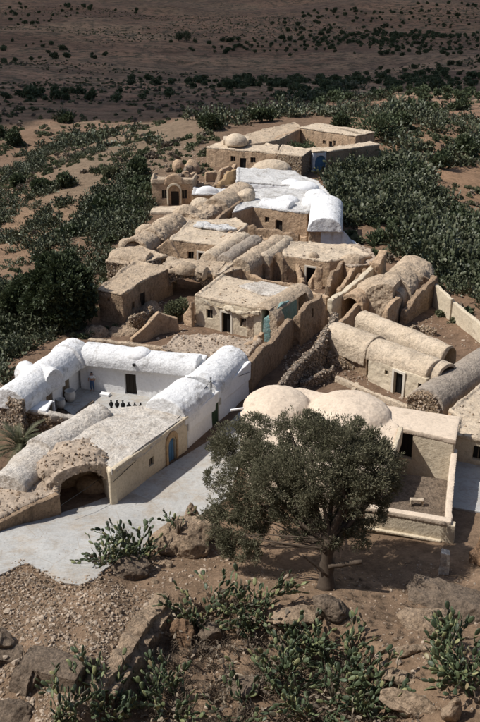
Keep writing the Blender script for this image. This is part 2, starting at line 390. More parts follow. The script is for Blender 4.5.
def finish():
    dg = bpy.context.evaluated_depsgraph_get(); tot = 0
    for o, co, disp, dsc, ang in PEND:
        me = bpy.data.meshes.new_from_object(o.evaluated_get(dg), depsgraph=dg)
        n = len(me.vertices)
        if n < 20: print('BAD PART', o.name, o.get('label'), n, o.parent and o.parent.get('label'))
        c = np.empty(n * 3); me.vertices.foreach_get('co', c); nn = np.empty(n * 3); me.vertices.foreach_get('normal', nn)
        c = c.reshape(-1, 3); nn = nn.reshape(-1, 3)
        d = disp * (1.1 * vn(c, dsc, 5) + .6 * vn(c, dsc * 2.6, 6) + .35 * vn(c, dsc * 7, 8))
        c = c + nn * d[:, None] + disp * 1.0 * np.stack([vn(c, .35, 31), vn(c, .35, 32), vn(c, .4, 33)], 1)
        me.vertices.foreach_set('co', c.ravel())
        me.polygons.foreach_set('use_smooth', [True] * len(me.polygons)); me.set_sharp_from_angle(angle=R(ang)); me.update()
        tot += len(me.polygons)
        mn = o.data.materials[0].name
        if mn in ('rubble_masonry', 'grey_rubble_masonry', 'loose_stone'):
            cen = np.empty(len(me.polygons) * 3); me.polygons.foreach_get('center', cen); cen = cen.reshape(-1, 3); ar = np.empty(len(me.polygons)); me.polygons.foreach_get('area', ar)
            rs_ = np.random.default_rng(len(cen)); nst = int(min(2600, ar.sum() * (26 if 'rubble' in mn else 9))); ii = rs_.choice(len(cen), nst, p=ar / ar.sum()); STONES.append(cen[ii] + rs_.normal(0, .02, (nst, 3)))
        elif o.name.startswith('wall') and o.parent and o.parent.name.startswith('ruined_wall') or o.name.startswith('roof') and mn in ('earth_roof', 'pale_roof'):
            nv = np.empty(len(me.vertices) * 3); me.vertices.foreach_get('normal', nv); up_ = np.nonzero(nv.reshape(-1, 3)[:, 2] > .75)[0]; rs_ = np.random.default_rng(len(up_) + 1); m9 = min(len(up_), int(len(up_) * .012))
            if m9: STONES.append(c[rs_.choice(up_, m9, replace=False)])
        old = o.data; o.modifiers.clear(); o.data = me; me.name = old.name; bpy.data.meshes.remove(old)
    for o, co, *_ in PEND:
        if co: bpy.data.objects.remove(co)
    print('parts', len(PEND), 'faces', tot)

def edge_t(A, B, z, px):
    """where along A-B (x,y) does the point at height z show in column px of the survey photo"""
    lo, hi = 0., 1.; f = lambda t: proj(A[0] + (B[0] - A[0]) * t, A[1] + (B[1] - A[1]) * t, z)[0] - px
    if f(0) > 0 and f(1) > 0 or f(0) < 0 and f(1) < 0: return 0. if abs(f(0)) < abs(f(1)) else 1.
    s = f(0) < 0
    for k in range(30):
        m = (lo + hi) / 2
        if (f(m) < 0) == s: lo = m
        else: hi = m
    return (lo + hi) / 2
def openings(t, A, B, ops, zb=0.0):
    """ops: (photo column, width, height, sill, kind[, mat]); the solid lies to the far side. adds door/window parts, returns cutters"""
    cuts = []; d = Vector((B[0] - A[0], B[1] - A[1])).normalized(); nrm = Vector((d.y, -d.x))
    if nrm.dot(Vector((-A[0] - B[0], -A[1] - B[1]))) < 0: nrm = -nrm      # towards the viewer's side
    mid_ = (Vector(A[:2]) + Vector(B[:2])) / 2; rec = max(.1, .38 * abs(nrm.dot(mid_.normalized())) ** 1.3)
    for op in ops:
        px, w, h, sill, kind = op[:5]; mat = op[5] if len(op) > 5 else 'wood'
        k = edge_t(A, B, zb + sill + h / 2, px); c = Vector((A[0] + (B[0] - A[0]) * k, A[1] + (B[1] - A[1]) * k))
        z0, z1 = zb + sill, zb + sill + h
        cc = c - nrm * .0
        if 'arch' in kind:
            cuts.append(archbox(cc, d, w, .9, z0 - (.05 if sill == 0 else 0), z1 - w / 2))
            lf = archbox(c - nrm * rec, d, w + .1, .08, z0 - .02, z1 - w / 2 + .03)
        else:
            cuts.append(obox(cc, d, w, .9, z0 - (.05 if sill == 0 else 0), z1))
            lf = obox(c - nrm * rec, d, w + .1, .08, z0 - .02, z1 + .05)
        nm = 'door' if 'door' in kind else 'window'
        dr = mk(nm, lf[0], lf[1], M[mat], t)  # black and dark wood leaves paint the unlit interior of the opening
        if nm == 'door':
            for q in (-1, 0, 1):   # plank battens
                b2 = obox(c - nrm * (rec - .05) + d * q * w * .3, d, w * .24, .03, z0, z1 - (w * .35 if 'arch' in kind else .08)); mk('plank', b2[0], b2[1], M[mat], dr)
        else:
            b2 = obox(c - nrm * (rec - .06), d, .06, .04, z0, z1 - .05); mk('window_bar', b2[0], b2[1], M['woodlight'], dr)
        if 'frame' in kind:
            fr = []
            for q in (-1, 1): fr.append(obox(c + nrm * .03 + d * q * (w / 2 + .1), d, .2, .14, z0 - .05, z1 + .001))
            fr.append(obox(c + nrm * .03, d, w + .4, .14, z1 + .003, z1 + .2)); V, Fc = join(fr); mk('door_frame' if nm == 'door' else 'window_frame', V, Fc, M['frame'], t)
    return cuts
def Q(pts, z): return [P(a, b, z)[:2] for a, b in pts]
def grow(poly, e):
    c = Vector((sum(p[0] for p in poly) / len(poly), sum(p[1] for p in poly) / len(poly)))
    return [tuple(c + (Vector(p[:2]) - c) * (1 + e / max(.1, (Vector(p[:2]) - c).length))) for p in poly]
def house(name, label, cat, pts, z, zb=-.6, wall='wall', roof='roof', vox=.12, disp=.05, ops={}, slab=.18, par=None, vaults=(), domes=(), vmat=None, cutx=(), g=0.0, rdisp=None, group=None, parh=.35):
    """pts: roof outline in photo pixels at height z. ops: {edge index: [openings]}. par: edges with a parapet"""
    q = Q(pts, z); cx = sum(p[0] for p in q) / len(q); cy = sum(p[1] for p in q) / len(q)
    t = thing(name, label, cat, (cx, cy, g), group)
    cuts = list(cutx)
    for e, lst in ops.items(): cuts += openings(t, q[e], q[(e + 1) % len(q)], lst, g)
    part('wall', [prism(q, zb, z)], wall, t, vox, disp, cuts)
    rs = [prism(grow(q, .04), z - .08, z + slab * .6)]
    for e in range(len(q)):
        if par is None and (e * 7 + int(q[0][0] * 10)) % 3: a, b = q[e], q[(e + 1) % len(q)]; c = Vector((cx, cy)); a = Vector(a).lerp(c, .04); b = Vector(b).lerp(c, .04); rs.append(strip([(a.x, a.y, z + .3), (b.x, b.y, z + .26)], .26, z - .05, .12, seed=e))
    for e in (par or ()):
        a, b = q[e], q[(e + 1) % len(q)]; c = Vector((cx, cy)); 
        a = Vector(a).lerp(c, .03); b = Vector(b).lerp(c, .03); rs.append(strip([(a.x, a.y, z + parh), (b.x, b.y, z + parh)], .35, z - .05))
    part('roof', rs, roof, t, vox, disp * 1.3 if rdisp is None else rdisp)
    for v in vaults:
        A, B, w, rise = v[:4]; kw = v[4] if len(v) > 4 else {}; zz = z + .05
        part('vault', [vault(P(*A, zz), P(*B, zz), w, zz, rise, **kw)], vmat or roof, t, vox, disp * 1.4)
    for (c, rx, ry, h) in domes:
        part('dome', [dome(P(*c, z), rx, ry, z, h)], vmat or roof, t, vox, disp)
    return t

#@@TERRAIN
# ------------------------------------------------------------------ ground: one sheet out to the horizon
def build_ground():
    xs, ys, X, Y, Z = GX, GY, _X, _Y, GZ.ravel()
    nx, ny = len(xs), len(ys); i = np.arange(nx * ny).reshape(ny, nx)
    f = np.stack([i[:-1, :-1], i[:-1, 1:], i[1:, 1:], i[1:, :-1]], -1).reshape(-1, 4)
    me = bpy.data.meshes.new('ground'); me.vertices.add(nx * ny); me.vertices.foreach_set('co', np.stack([X.ravel(), Y.ravel(), Z], 1).ravel())
    me.loops.add(f.size); me.loops.foreach_set('vertex_index', f.ravel()); me.polygons.add(len(f)); me.polygons.foreach_set('loop_start', np.arange(0, f.size, 4)); me.polygons.foreach_set('loop_total', np.full(len(f), 4))
    me.polygons.foreach_set('use_smooth', [True] * len(f)); me.update(); me.validate()
    # soil: attribute says which kind of soil lies where
    p = v3(X, Y); yy = Y.ravel(); xx = X.ravel()
    sx, sy = proj(xx, yy, Z)
    def blob(cx, cy, rx, ry):
        c = g1(cx, cy); e = g1(cx + rx, cy); h1 = g1(cx, cy - ry)
        return np.exp(-(((xx - c[0]) / max(1, e[0] - c[0])) ** 2 + ((yy - c[1]) / max(1, abs(h1[1] - c[1]))) ** 2))
    orange = blob(50, 230, 60, 30) + .7 * blob(20, 215, 50, 25) + .3 * blob(355, 190, 25, 30) + .8 * blob(440, 130, 40, 40) + .5 * blob(410, 165, 60, 30)
    tan = blob(110, 150, 60, 16) + .7 * blob(160, 130, 60, 10) + .5 * blob(60, 120, 90, 10)
    at = me.attributes.new('orange', 'FLOAT', 'POINT'); at.data.foreach_set('value', np.clip(orange + .25 * vn(p, .1, 4), 0, 1))
    at = me.attributes.new('tan', 'FLOAT', 'POINT'); at.data.foreach_set('value', np.clip(tan, 0, 1))
    pl = sstep((yy - 215) / 120) * (1 - .0); at = me.attributes.new('plain', 'FLOAT', 'POINT'); at.data.foreach_set('value', pl)
    fg = sstep((56 - yy) / 5); at = me.attributes.new('near', 'FLOAT', 'POINT'); at.data.foreach_set('value', fg)
    m, n, b = _new('ground'); g = n.nodes.new('ShaderNodeNewGeometry').outputs['Position']
    def A(nm):
        a = n.nodes.new('ShaderNodeAttribute'); a.attribute_name = nm; return a.outputs['Fac']
    big = noise(n, g, .06, 6, .7); mid = noise(n, g, .5, 6, .7); fine = noise(n, g, 5, 4, .75)
    base = mix(n, ramp(n, mid, [(.35, 0.), (.65, 1.)]), (.25, .165, .11), (.17, .112, .075))
    base = mix(n, A('orange'), base, mix(n, ramp(n, mid, [(.35, 0.), (.65, 1.)]), (.36, .225, .14), (.26, .165, .10)))
    base = mix(n, A('tan'), base, mix(n, ramp(n, mid, [(.35, 0.), (.65, 1.)]), (.26, .19, .13), (.19, .14, .095)))
    # the scrubby plain: ploughed strips, scrub, washes
    pw = n.nodes.new('ShaderNodeTexNoise'); pw.inputs['Scale'].default_value = .012; pw.inputs['Detail'].default_value = 3; n.links.new(g, pw.inputs['Vector'])
    vor = n.nodes.new('ShaderNodeTexVoronoi'); vor.inputs['Scale'].default_value = .011
    va = n.nodes.new('ShaderNodeVectorMath'); va.operation = 'MULTIPLY_ADD'; n.links.new(pw.outputs['Color'], va.inputs[0]); va.inputs[1].default_value = (160, 160, 0); n.links.new(scaled(n, g, (.7, .35, 1)), va.inputs[2]); n.links.new(va.outputs[0], vor.inputs['Vector'])
    sx_ = n.nodes.new('ShaderNodeSeparateColor'); n.links.new(vor.outputs['Color'], sx_.inputs[0])
    field = ramp(n, sx_.outputs[0], [(0., (.29, .165, .11)), (.35, (.44, .265, .175)), (.6, (.30, .19, .125)), (1., (.56, .37, .24))])
    scr = noise(n, scaled(n, g, (.35, .2, 1)), .35, 8, .8)
    field = mix(n, ramp(n, scr, [(.46, 0.), (.58, 1.)]), field, (.09, .085, .055))
    big2 = noise(n, scaled(n, g, (.5, 1, 1)), .012, 6, .65)
    field = mix(n, ramp(n, big2, [(.42, 0.), (.62, .8)]), field, (.17, .11, .08))
    ln = ramp(n, mth(n, 'ABSOLUTE', mth(n, 'SUBTRACT', noise(n, scaled(n, g, (.6, 1.6, 1)), .009, 3, .5), .5)), [(0., 1.), (.009, 0.)])
    field = mix(n, mth(n, 'MULTIPLY', ln, .5), field, (.40, .30, .21))
    wv = n.nodes.new('ShaderNodeTexWave'); wv.inputs['Scale'].default_value = .035; wv.inputs['Distortion'].default_value = 22; wv.inputs['Detail'].default_value = 4; wv.inputs['Detail Scale'].default_value = .35; wv.bands_direction = 'Y'; n.links.new(g, wv.inputs['Vector'])
    field = mix(n, mth(n, 'MULTIPLY', ramp(n, wv.outputs['Fac'], [(.82, 0.), (.95, .55)]), ramp(n, big2, [(.4, 1.), (.55, .2)])), field, (.40, .29, .2))
    field = mix(n, ramp(n, wv.outputs['Fac'], [(.0, .6), (.13, 0.)]), field, (.08, .065, .045))
    dots = n.nodes.new('ShaderNodeTexVoronoi'); dots.inputs['Scale'].default_value = .16; n.links.new(scaled(n, g, (1, 1, 0)), dots.inputs['Vector'])
    field = mix(n, mth(n, 'MULTIPLY', ramp(n, dots.outputs['Distance'], [(.16, .8), (.26, 0.)]), ramp(n, noise(n, g, .03, 5, .7), [(.42, 0.), (.55, 1.)])), field, (.06, .06, .038))
    base = mix(n, A('plain'), base, field)
    near = mix(n, ramp(n, mid, [(.35, 0.), (.65, 1.)]), (.30, .205, .135), (.195, .132, .085))
    base = mix(n, A('near'), base, near)
    base = mix(n, .8, base, ramp(n, noise(n, g, 1.1, 8, .8), [(.36, .5), (.5, .95), (.66, 1.15)]), 'MULTIPLY')
    base = mix(n, .7, base, ramp(n, fine, [(.3, .45), (.7, 1.)]), 'MULTIPLY')
    n.links.new(base, b.inputs['Base Color']); b.inputs['Roughness'].default_value = 1.0; b.inputs['Specular IOR Level'].default_value = .1
    h = mth(n, 'ADD', mth(n, 'MULTIPLY', mid, .6), mth(n, 'MULTIPLY', fine, .3)); bump(n, b, h, .35, .8)
    me.materials.append(m)
    o = bpy.data.objects.new('ground', me); COL.objects.link(o); tag(o, 'bare brown hillside and dark plain stretching to the hills', kind='structure'); return o
build_ground()
def cloud(name, label, poly_px, alt, seed):
    # a drifting cloud, placed so that its shadow covers the given stretch of plain
    w = G([a for a, b in poly_px], [b for a, b in poly_px]); off = np.array(tosun) / tosun.z
    q = [(p[0] + off[0] * (alt - p[2]), p[1] + off[1] * (alt - p[2])) for p in w]
    xs = np.array([p[0] for p in q]); ys = np.array([p[1] for p in q]); n = 190
    X, Y = np.meshgrid(np.linspace(xs.min() - 60, xs.max() + 60, n), np.linspace(ys.min() - 60, ys.max() + 60, n)); x, y = X.ravel(), Y.ravel()
    d = np.full(len(x), 1e9)
    for i in range(len(q)):
        ax, ay = q[i]; bx, by = q[(i + 1) % len(q)]; t = np.clip(((x - ax) * (bx - ax) + (y - ay) * (by - ay)) / ((bx - ax) ** 2 + (by - ay) ** 2), 0, 1)
        d = np.minimum(d, np.hypot(x - ax - t * (bx - ax), y - ay - t * (by - ay)))
    d = np.where(inside(x, y, q), d, -d) + 20 * fbm(v3(x, y), 1 / 70., 5, seed)
    th = np.sqrt(np.clip(d, 0, 300)) * 7; keep = d > 0
    puff = 12 * fbm(v3(x, y), 1 / 60., 4, seed + 9) * np.clip(d / 60, 0, 1)
    V = np.concatenate([np.stack([x, y, alt + th + puff], 1), np.stack([x, y, alt - th * .12 - 2 + .2 * puff], 1)]); N2 = n * n; F2 = []
    k = keep.reshape(n, n); c = k[:-1, :-1] & k[1:, :-1] & k[:-1, 1:] & k[1:, 1:]; idx = np.arange(N2).reshape(n, n)
    for j, i in zip(*np.nonzero(c)):
        a, b, e, g = int(idx[j, i]), int(idx[j, i + 1]), int(idx[j + 1, i + 1]), int(idx[j + 1, i]); F2 += [(a, b, e, g), (g + N2, e + N2, b + N2, a + N2)]
        for (u0, u1, ok) in ((a, b, j > 0 and c[j - 1, i]), (b, e, i < n - 2 and c[j, i + 1]), (e, g, j < n - 2 and c[j + 1, i]), (g, a, i > 0 and c[j, i - 1])):
            if not ok: F2.append((u0, u0 + N2, u1 + N2, u1))
    m, nn, bb = _new('cloud'); bb.inputs['Base Color'].default_value = (.9, .9, .9, 1); bb.inputs['Roughness'].default_value = 1
    tr = nn.nodes.new('ShaderNodeBsdfTranslucent'); tr.inputs[0].default_value = (.9, .9, .9, 1); mx = nn.nodes.new('ShaderNodeMixShader'); mx.inputs[0].default_value = .6
    nn.links.new(bb.outputs[0], mx.inputs[1]); nn.links.new(tr.outputs[0], mx.inputs[2]); nn.links.new(mx.outputs[0], [x for x in nn.nodes if x.type == 'OUTPUT_MATERIAL'][0].inputs[0])
    return tag(mk(name, V, F2, m, smooth=True), label, kind='structure')
cloud('cloud', 'broad cloud drifting over the plain', [(-900, -22), (-420, 150), (-60, 146), (30, 138), (90, 132), (150, 138), (200, 128), (300, 104), (400, 96), (520, 108), (900, 100), (1500, -22)], 620, 3)

def sheet(name, pts, mat, zoff, label=None, kind='structure', step=1.0):
    """thin slab following the ground inside a pixel outline"""
    w = [g1(a, b) for a, b in pts]; x = np.array([p[0] for p in w]); y = np.array([p[1] for p in w])
    bm = bmesh.new(); vs_ = [bm.verts.new((p[0], p[1], 0)) for p in w]; bm.faces.new(vs_)
    for ax, lo, hi in ((0, x.min(), x.max()), (1, y.min(), y.max())):
        t = lo + step
        while t < hi:
            no = [0, 0, 0]; no[ax] = 1; co = [0, 0, 0]; co[ax] = t
            bmesh.ops.bisect_plane(bm, geom=bm.verts[:] + bm.edges[:] + bm.faces[:], plane_co=co, plane_no=no); t += step
    for v in bm.verts: v.co.z = float(hgt([v.co.x], [v.co.y])[0]) + zoff
    bmesh.ops.recalc_face_normals(bm, faces=bm.faces)
    r = bmesh.ops.extrude_face_region(bm, geom=bm.faces[:])
    for e in r['geom']:
        if isinstance(e, bmesh.types.BMVert): e.co.z -= .25
    bmesh.ops.recalc_face_normals(bm, faces=bm.faces)
    me = bpy.data.meshes.new(name); bm.to_mesh(me); bm.free(); me.materials.append(M[mat]); o = bpy.data.objects.new(name, me); COL.objects.link(o)
    return tag(o, label, kind=kind)
sheet('street', [(-14, 534), (40, 520), (110, 497), (150, 478), (215, 438), (252, 400), (266, 402), (245, 432), (238, 470), (228, 498), (200, 520), (165, 530), (150, 545), (122, 562), (105, 570), (96, 580), (80, 586), (60, 584), (44, 574), (30, 565), (20, 566), (0, 576), (-40, 592)], 'pave', .10, 'pale concrete street curving past the arched portal')
sheet('pavement', [(452, 452), (520, 462), (520, 520), (470, 512), (450, 508)], 'pave', .12, 'pale concrete pavement beside the domed house')
#@@VILLAGE
# ------------------------------------------------------------------ the village, near to far
V1, V2, V3_ = .08, .11, .15
def wallthing(name, label, cat, pts, th, mat, zb=-.6, jag=.35, vox=.12, disp=.06, ops=(), cope=None, seed=1, group=None):
    """pts: [(px,py,top z)] along the wall head"""
    w = [(*P(a, b, z)[:2], z) for a, b, z in pts]
    t = thing(name, label, cat, (w[0][0], w[0][1], 0), group); cuts = []
    for (i, lst) in ops: cuts += openings(t, w[i], w[i + 1], lst, 0)
    part('wall', [strip(w, th, zb, jag, seed=seed)], mat, t, vox, disp, cuts)
    if cope: part('coping', [strip([(x, y, z + .14) for x, y, z in w], th + .12, min(p[2] for p in w) - 3 if False else w[0][2] - .0, 0, seed=seed)] if len({p[2] for p in w}) == 1 else [strip([(*w[i][:2], w[i][2] + .14), (*w[i + 1][:2], w[i + 1][2] + .14)], th + .12, min(w[i][2], w[i + 1][2]) - .02) for i in range(len(w) - 1)], cope, t, vox, disp * .6)
    return t

# --- 1. white courtyard house: left vaulted wing
t = thing('white_house', 'whitewashed vaulted wing on the left of the courtyard, with two plank doors', 'house', P(50, 400))
z = 2.5
a, b = P(26, 404, z)[:2], P(80, 359, z)[:2]
left = [P(-4, 402, z)[:2], P(14, 409, z)[:2], a, b, P(80, 352, z)[:2], P(62, 346, z)[:2]]
cuts = openings(t, a, b, [(50, 1.0, 1.9, 0, 'door', 'woodlight'), (66.5, 1.15, 2.0, 0, 'door', 'woodlight')])
part('wall', [prism([a, b, P(62, 352, z)[:2], P(10, 400, z)[:2]], -.6, z)], 'white', t, V1, .03, cuts)
part('end_wall', [prism([P(-6, 404, 1.9)[:2], P(23, 419, 1.9)[:2], P(27, 412, 1.9)[:2], P(0, 396, 1.9)[:2]], -4, 3.2)], 'stone_grey', t, V1, .09)
part('roof', [prism(grow([a, b, P(62, 352, z)[:2], P(14, 400, z)[:2]], .08), z - .05, z + .16)], 'white', t, V1, .04)
part('vault', [vault(P(9, 404, 2.6), P(38, 382, 2.6), 2.9, 2.6, 1.25), vault(P(34, 385, 2.6), P(72, 357, 2.6), 2.75, 2.6, 1.32), vault(P(66, 361, 2.7), P(76, 354, 2.7), 3.1, 2.7, 1.5)], 'white_worn', t, V1, .045)
part('side_vault', [vault(P(42, 377, 2.7), P(56, 384, 2.7), 1.9, 2.7, 1.25)], 'white_worn', t, V1, .05)
part('side_vault', [vault(P(24, 373, 2.4), P(36, 383, 2.4), 1.7, 2.4, 1.1)], 'white_worn', t, V1, .05)
# porch shelter in the corner
t = thing('porch', 'small white flat-topped porch on thin posts at the courtyard corner', 'porch', P(42, 415))
q = Q([(28, 402), (53, 400), (46, 411), (24, 409)], 2.1); part('roof', [prism(q, 1.95, 2.12)], 'white', t, .06, .02)
for p_ in (q[1], q[2]):
    v_, f_ = obox(p_, (1, 0), .16, .16, 0, 1.97); mk('post', v_, f_, M['white'], t)
# rear wing
t = thing('white_house', 'whitewashed rear wing of the courtyard with one black doorway and a long vaulted roof', 'house', P(130, 385))
z = 2.8
a, b = P(79, 359, z)[:2], P(196, 372, z)[:2]; c_, d_ = P(206, 357, z)[:2], P(84, 346, z)[:2]
cuts = openings(t, a, b, [(130.5, 1.05, 1.95, 0, 'door')])
cuts.append(obox(P(133, 364, 3.15), (1, -.3), .22, .6, 3.0, 3.28))
part('wall', [prism([a, b, c_, d_], -.6, z)], 'white', t, V1, .03, cuts)
part('roof', [prism(grow([a, b, c_, d_], .1), z - .05, z + .2), strip([(*a, z + .38), (*b, z + .3)], .4, z - .1)], 'white', t, V1, .05)
part('vault', [vault(P(86, 354, 2.95), P(140, 360.5, 2.95), 2.5, 2.95, 1.0), vault(P(134, 360, 2.95), P(199, 366, 2.95), 2.4, 2.95, .85)], 'white_worn', t, V1, .04)
part('hump', [dome(P(138, 355, 3.5), 1.2, .9, 3.5, .65)], 'white', t, V1, .04)
part('buttress', [dome(P(134, 363.3, 2.9), .75, .55, 2.9, .6, skirt=.1)], 'white', t, V1, .02)
v_, f_ = obox(P(134, 364.6, 3.1), (1, -.3), .2, .3, 3.0, 3.2); mk('vent', v_, f_, M['black'], t)
# right range: two big vaults behind the street wall
t = thing('white_house', 'whitewashed street range with two fat worn vaults and a green arched door', 'house', P(215, 420))
w = [P(187, 417, 2.6), P(214, 393, 2.9), P(216, 391, 3.1), P(221, 388, 2.6), P(249, 361, 3.1)]
a, b = w[0][:2], w[4][:2]
back = [P(206, 357, 2.6)[:2], P(166, 404, 2.6)[:2]]
cuts = openings(t, a, b, [(215.5, 1.15, 2.35, 0, 'arch door', 'green')])
part('wall', [prism([a, b] + [P(232, 352, 2.6)[:2], P(196, 362, 2.6)[:2], P(164, 404, 2.6)[:2]], -.8, 2.6), strip([tuple(p) for p in w], .35, 1.5)], 'white', t, V1, .03, cuts)
part('vault', [vault(P(199, 391, 2.7), P(232, 360, 2.7), 3.1, 2.7, 1.25, {} if False else .5)], 'white_worn', t, V1, .05)
part('vault', [vault(P(165, 415, 2.6), P(193, 394, 2.6), 3.5, 2.6, 1.35)], 'white_worn', t, V1, .05)
part('valley_wall', [strip([P(168, 388, 3.0), P(178, 381, 3.4), P(200, 386, 3.1), P(204, 388, 3.0)], .4, 2.4)], 'white', t, V1, .05)
# courtyard floor and the things on it
t = sheet('courtyard_floor', [(62, 408), (84, 384), (166, 396), (200, 372), (185, 408), (120, 420), (85, 424)], 'pave', .08, 'pale screed floor of the white courtyard', step=2.0)
def lathe(c, prof, n=14):
    v = [(c[0] + r * math.cos(2 * math.pi * j / n), c[1] + r * math.sin(2 * math.pi * j / n), c[2] + h) for r, h in prof for j in range(n)]
    m = len(prof); f = [(i * n + j, i * n + (j + 1) % n, (i + 1) * n + (j + 1) % n, (i + 1) * n + j) for i in range(m - 1) for j in range(n)]
    f += [tuple(range(n - 1, -1, -1)), tuple((m - 1) * n + j for j in range(n))]; return v, f
for k, (px, py, s_, lb) in enumerate([(70.5, 401, 1.0, 'big white clay pot standing nearest the man in the courtyard'), (61, 408, .85, 'smaller white clay pot beside the porch post')]):
    c = P(px, py, .1); o = tag(mk('pot', *lathe(c, [(.25 * s_, 0), (.42 * s_, .35 * s_), (.46 * s_, .62 * s_), (.36 * s_, .8 * s_), (.44 * s_, .95 * s_), (.38 * s_, .95 * s_), (.3 * s_, .7 * s_)]), M['pot'], smooth=True), lb, 'pot')
c0, c1 = P(111.5, 409, .12), P(141, 412.5, .12)
jar = None
for k in range(6):
    f_ = k / 5; c = (c0[0] + (c1[0] - c0[0]) * f_, c0[1] + (c1[1] - c0[1]) * f_, .12)
    o = mk('jar', *lathe((0, 0, 0), [(.16, 0), (.19, .05), (.07, .2), (.17, .34), (.19, .5), (.08, .62), (.05, .68), (.09, .76), (.02, .78)], 12), M['black'], smooth=True) if jar is None else jar.copy()
    if jar is not None: COL.objects.link(o)
    jar = jar or o; o.location = c; o.scale = (1, 1, 1.0 + .06 * ((k * 7) % 3))
    tag(o, ('leftmost black waisted jar in the row of six on the courtyard floor', 'second black waisted jar from the left in the courtyard row', 'third black jar from the left in the courtyard row of six', 'fourth black jar from the left in the courtyard row of six', 'fifth black jar from the left, last but one in the courtyard row', 'rightmost black jar in the row of six, nearest the big white vault')[k], 'jar', 'row of six black jars')
for k, (p0, p1, lb) in enumerate([((77, 414), (93, 402), 'dark timber lying by the pots, nearer the left wing'), ((85, 416), (99, 404), 'dark timber lying on the courtyard floor, farther from the left wing')]):
    a, b = P(*p0, .1), P(*p1, .1); c = ((a[0] + b[0]) / 2, (a[1] + b[1]) / 2); L = math.dist(a, b)
    v_, f_ = obox(c, (b[0] - a[0], b[1] - a[1]), L, .18, .08, .22); tag(mk('timber', v_, f_, M['woodlight']), lb, 'timber')
v_, f_ = obox(P(105, 395.5, .1), (1, -.3), .8, .5, .06, .3); tag(mk('stone_block', v_, f_, M['white']), 'low white stone block on the floor beside the man', 'block')
# courtyard front wall of brown rubble
wallthing('stone_wall', 'brown rubble wall behind the palm closing the white courtyard', 'wall', [(25, 409, 2.0), (50, 414, 1.8), (77, 419, 1.3), (88, 420, 1.0)], .5, 'stone', -4, .1, V1, .08, cope='white_rough')

# --- 2. cream front building with the arched portal
t = thing('portal_house', 'cream fronted building with rough whitewashed roof, brown arched portal and blue door', 'house', P(110, 480))
z = 2.7
A, B = P(112.5, 471, z)[:2], P(187, 417, z)[:2]          # cream facade head
C_, D_ = P(56, 484, 2.2)[:2], P(-60, 543, 2.2)[:2]          # brown wall to the left
cuts = openings(t, A, B, [(151.5, .55, .62, .95, 'window'), (171.5, 1.0, 1.95, 0, 'arch door', 'blue')])
bk = Q([(150, 407), (104, 410), (74, 424), (40, 452)], z); nr0 = Vector((-.3, .2))
pc1, pc2 = Vector(P(112, 501, 0)[:2]), Vector(P(56, 512, 0)[:2]); pd = (pc1 - pc2).normalized(); ps = Vector((-pd.y, pd.x)); pw = (pc1 - pc2).length; ctr = (pc1 + pc2) / 2
behind = [tuple(ctr - pd * (pw / 2 + .2) + ps * 3.2), tuple(ctr + pd * (pw / 2 - .02) + ps * 3.2)]
part('wall', [prism([A, B] + bk[:3] + behind, -2.5, z), strip([(*(Vector(A) + nr0 * .0), z), (*(ctr + pd * (pw / 2 + .05) + ps * 3.2), z)], .5, -1)], 'cream', t, V1, .03, cuts)
# niche surround above the blue door
dd = Vector((B[0] - A[0], B[1] - A[1])).normalized(); k = edge_t(A, B, 1.2, 171.5); c = Vector(A).lerp(Vector(B), k); nr = Vector((dd.y, -dd.x)); nr = nr if nr.y < 0 else -nr
part('door_arch', [archbox(c + nr * .04, dd, 1.5, .16, 0, 1.75)], 'ochre', t, .07, .02, [archbox(c + nr * .04, dd, 1.06, .8, -.6, 1.5)])
part('coping', [strip([(*A, z + .16), (*B, z + .16)], .32, z - .05)], 'cream', t, .08, .03)
roofz = 2.75
fm = (Vector(A) + Vector(B)) / 2; FC = obox(fm + nr * 3.02, dd, 12.5, 6, 0, 6)
part('roof', [prism(Q([(112, 472), (186, 418), (150, 406), (104, 409), (74, 424), (40, 450), (64, 461), (110, 466)], roofz), 2.4, roofz + .05), dome(P(120, 438, 2.7), 4.2, 3.2, 2.7, .35), dome(P(150, 424, 2.7), 3.2, 2.2, 2.7, .3)], 'white_rough', t, V1, .06, [FC])
part('vault', [vault(P(40, 452, 2.5), P(100, 416, 2.5), 2.6, 2.5, .9), vault(P(8, 486, 2.2), P(44, 450, 2.3), 2.6, 2.2, .8)], 'white_rough', t, V1, .07)
# portal: brown block with the big arch
pc = Vector(P(84, 504, 0)[:2]); pd = (Vector(P(112, 501, 0)[:2]) - Vector(P(56, 512, 0)[:2])).normalized(); ps = Vector((-pd.y, pd.x))
pw = (Vector(P(112, 501, 0)[:2]) - Vector(P(56, 512, 0)[:2])).length
ctr = (Vector(P(112, 501, 0)[:2]) + Vector(P(56, 512, 0)[:2])) / 2
body = [tuple(ctr - pd * (pw / 2 + .5)), tuple(ctr + pd * (pw / 2 + .35)), tuple(ctr + pd * (pw / 2 + .5) + ps * 3.6), tuple(ctr - pd * (pw / 2 + .5) + ps * 3.6)]
arch = archbox(ctr - ps * .2, pd, pw - .2, 6.0, -.3, 1.0, 1.7)
body_ok = 1
part('portal', [prism(body, -.6, 2.3), vault(tuple(ctr + ps * .0), tuple(ctr + ps * 3.6), pw + .7, 2.0, 1.25), dome(tuple(ctr + pd * .9 + ps * 1.3), 1.3, 1.2, 2.7, .75), dome(tuple(ctr - pd * 1.3 + ps * 1.5), 1.4, 1.3, 2.5, .7)], 'gravel', t, V1, .12, [join([arch])])
part('portal_back', [prism([tuple(ctr - pd * (pw / 2) + ps * 2.6), tuple(ctr + pd * (pw / 2) + ps * 2.6), tuple(ctr + pd * (pw / 2) + ps * 3.3), tuple(ctr - pd * (pw / 2) + ps * 3.3)], -.5, 2.4), dome(tuple(ctr + pd * 1.0 + ps * 2.2), 1.3, .9, 0, .9)], 'wall_brown', t, V1, .12)
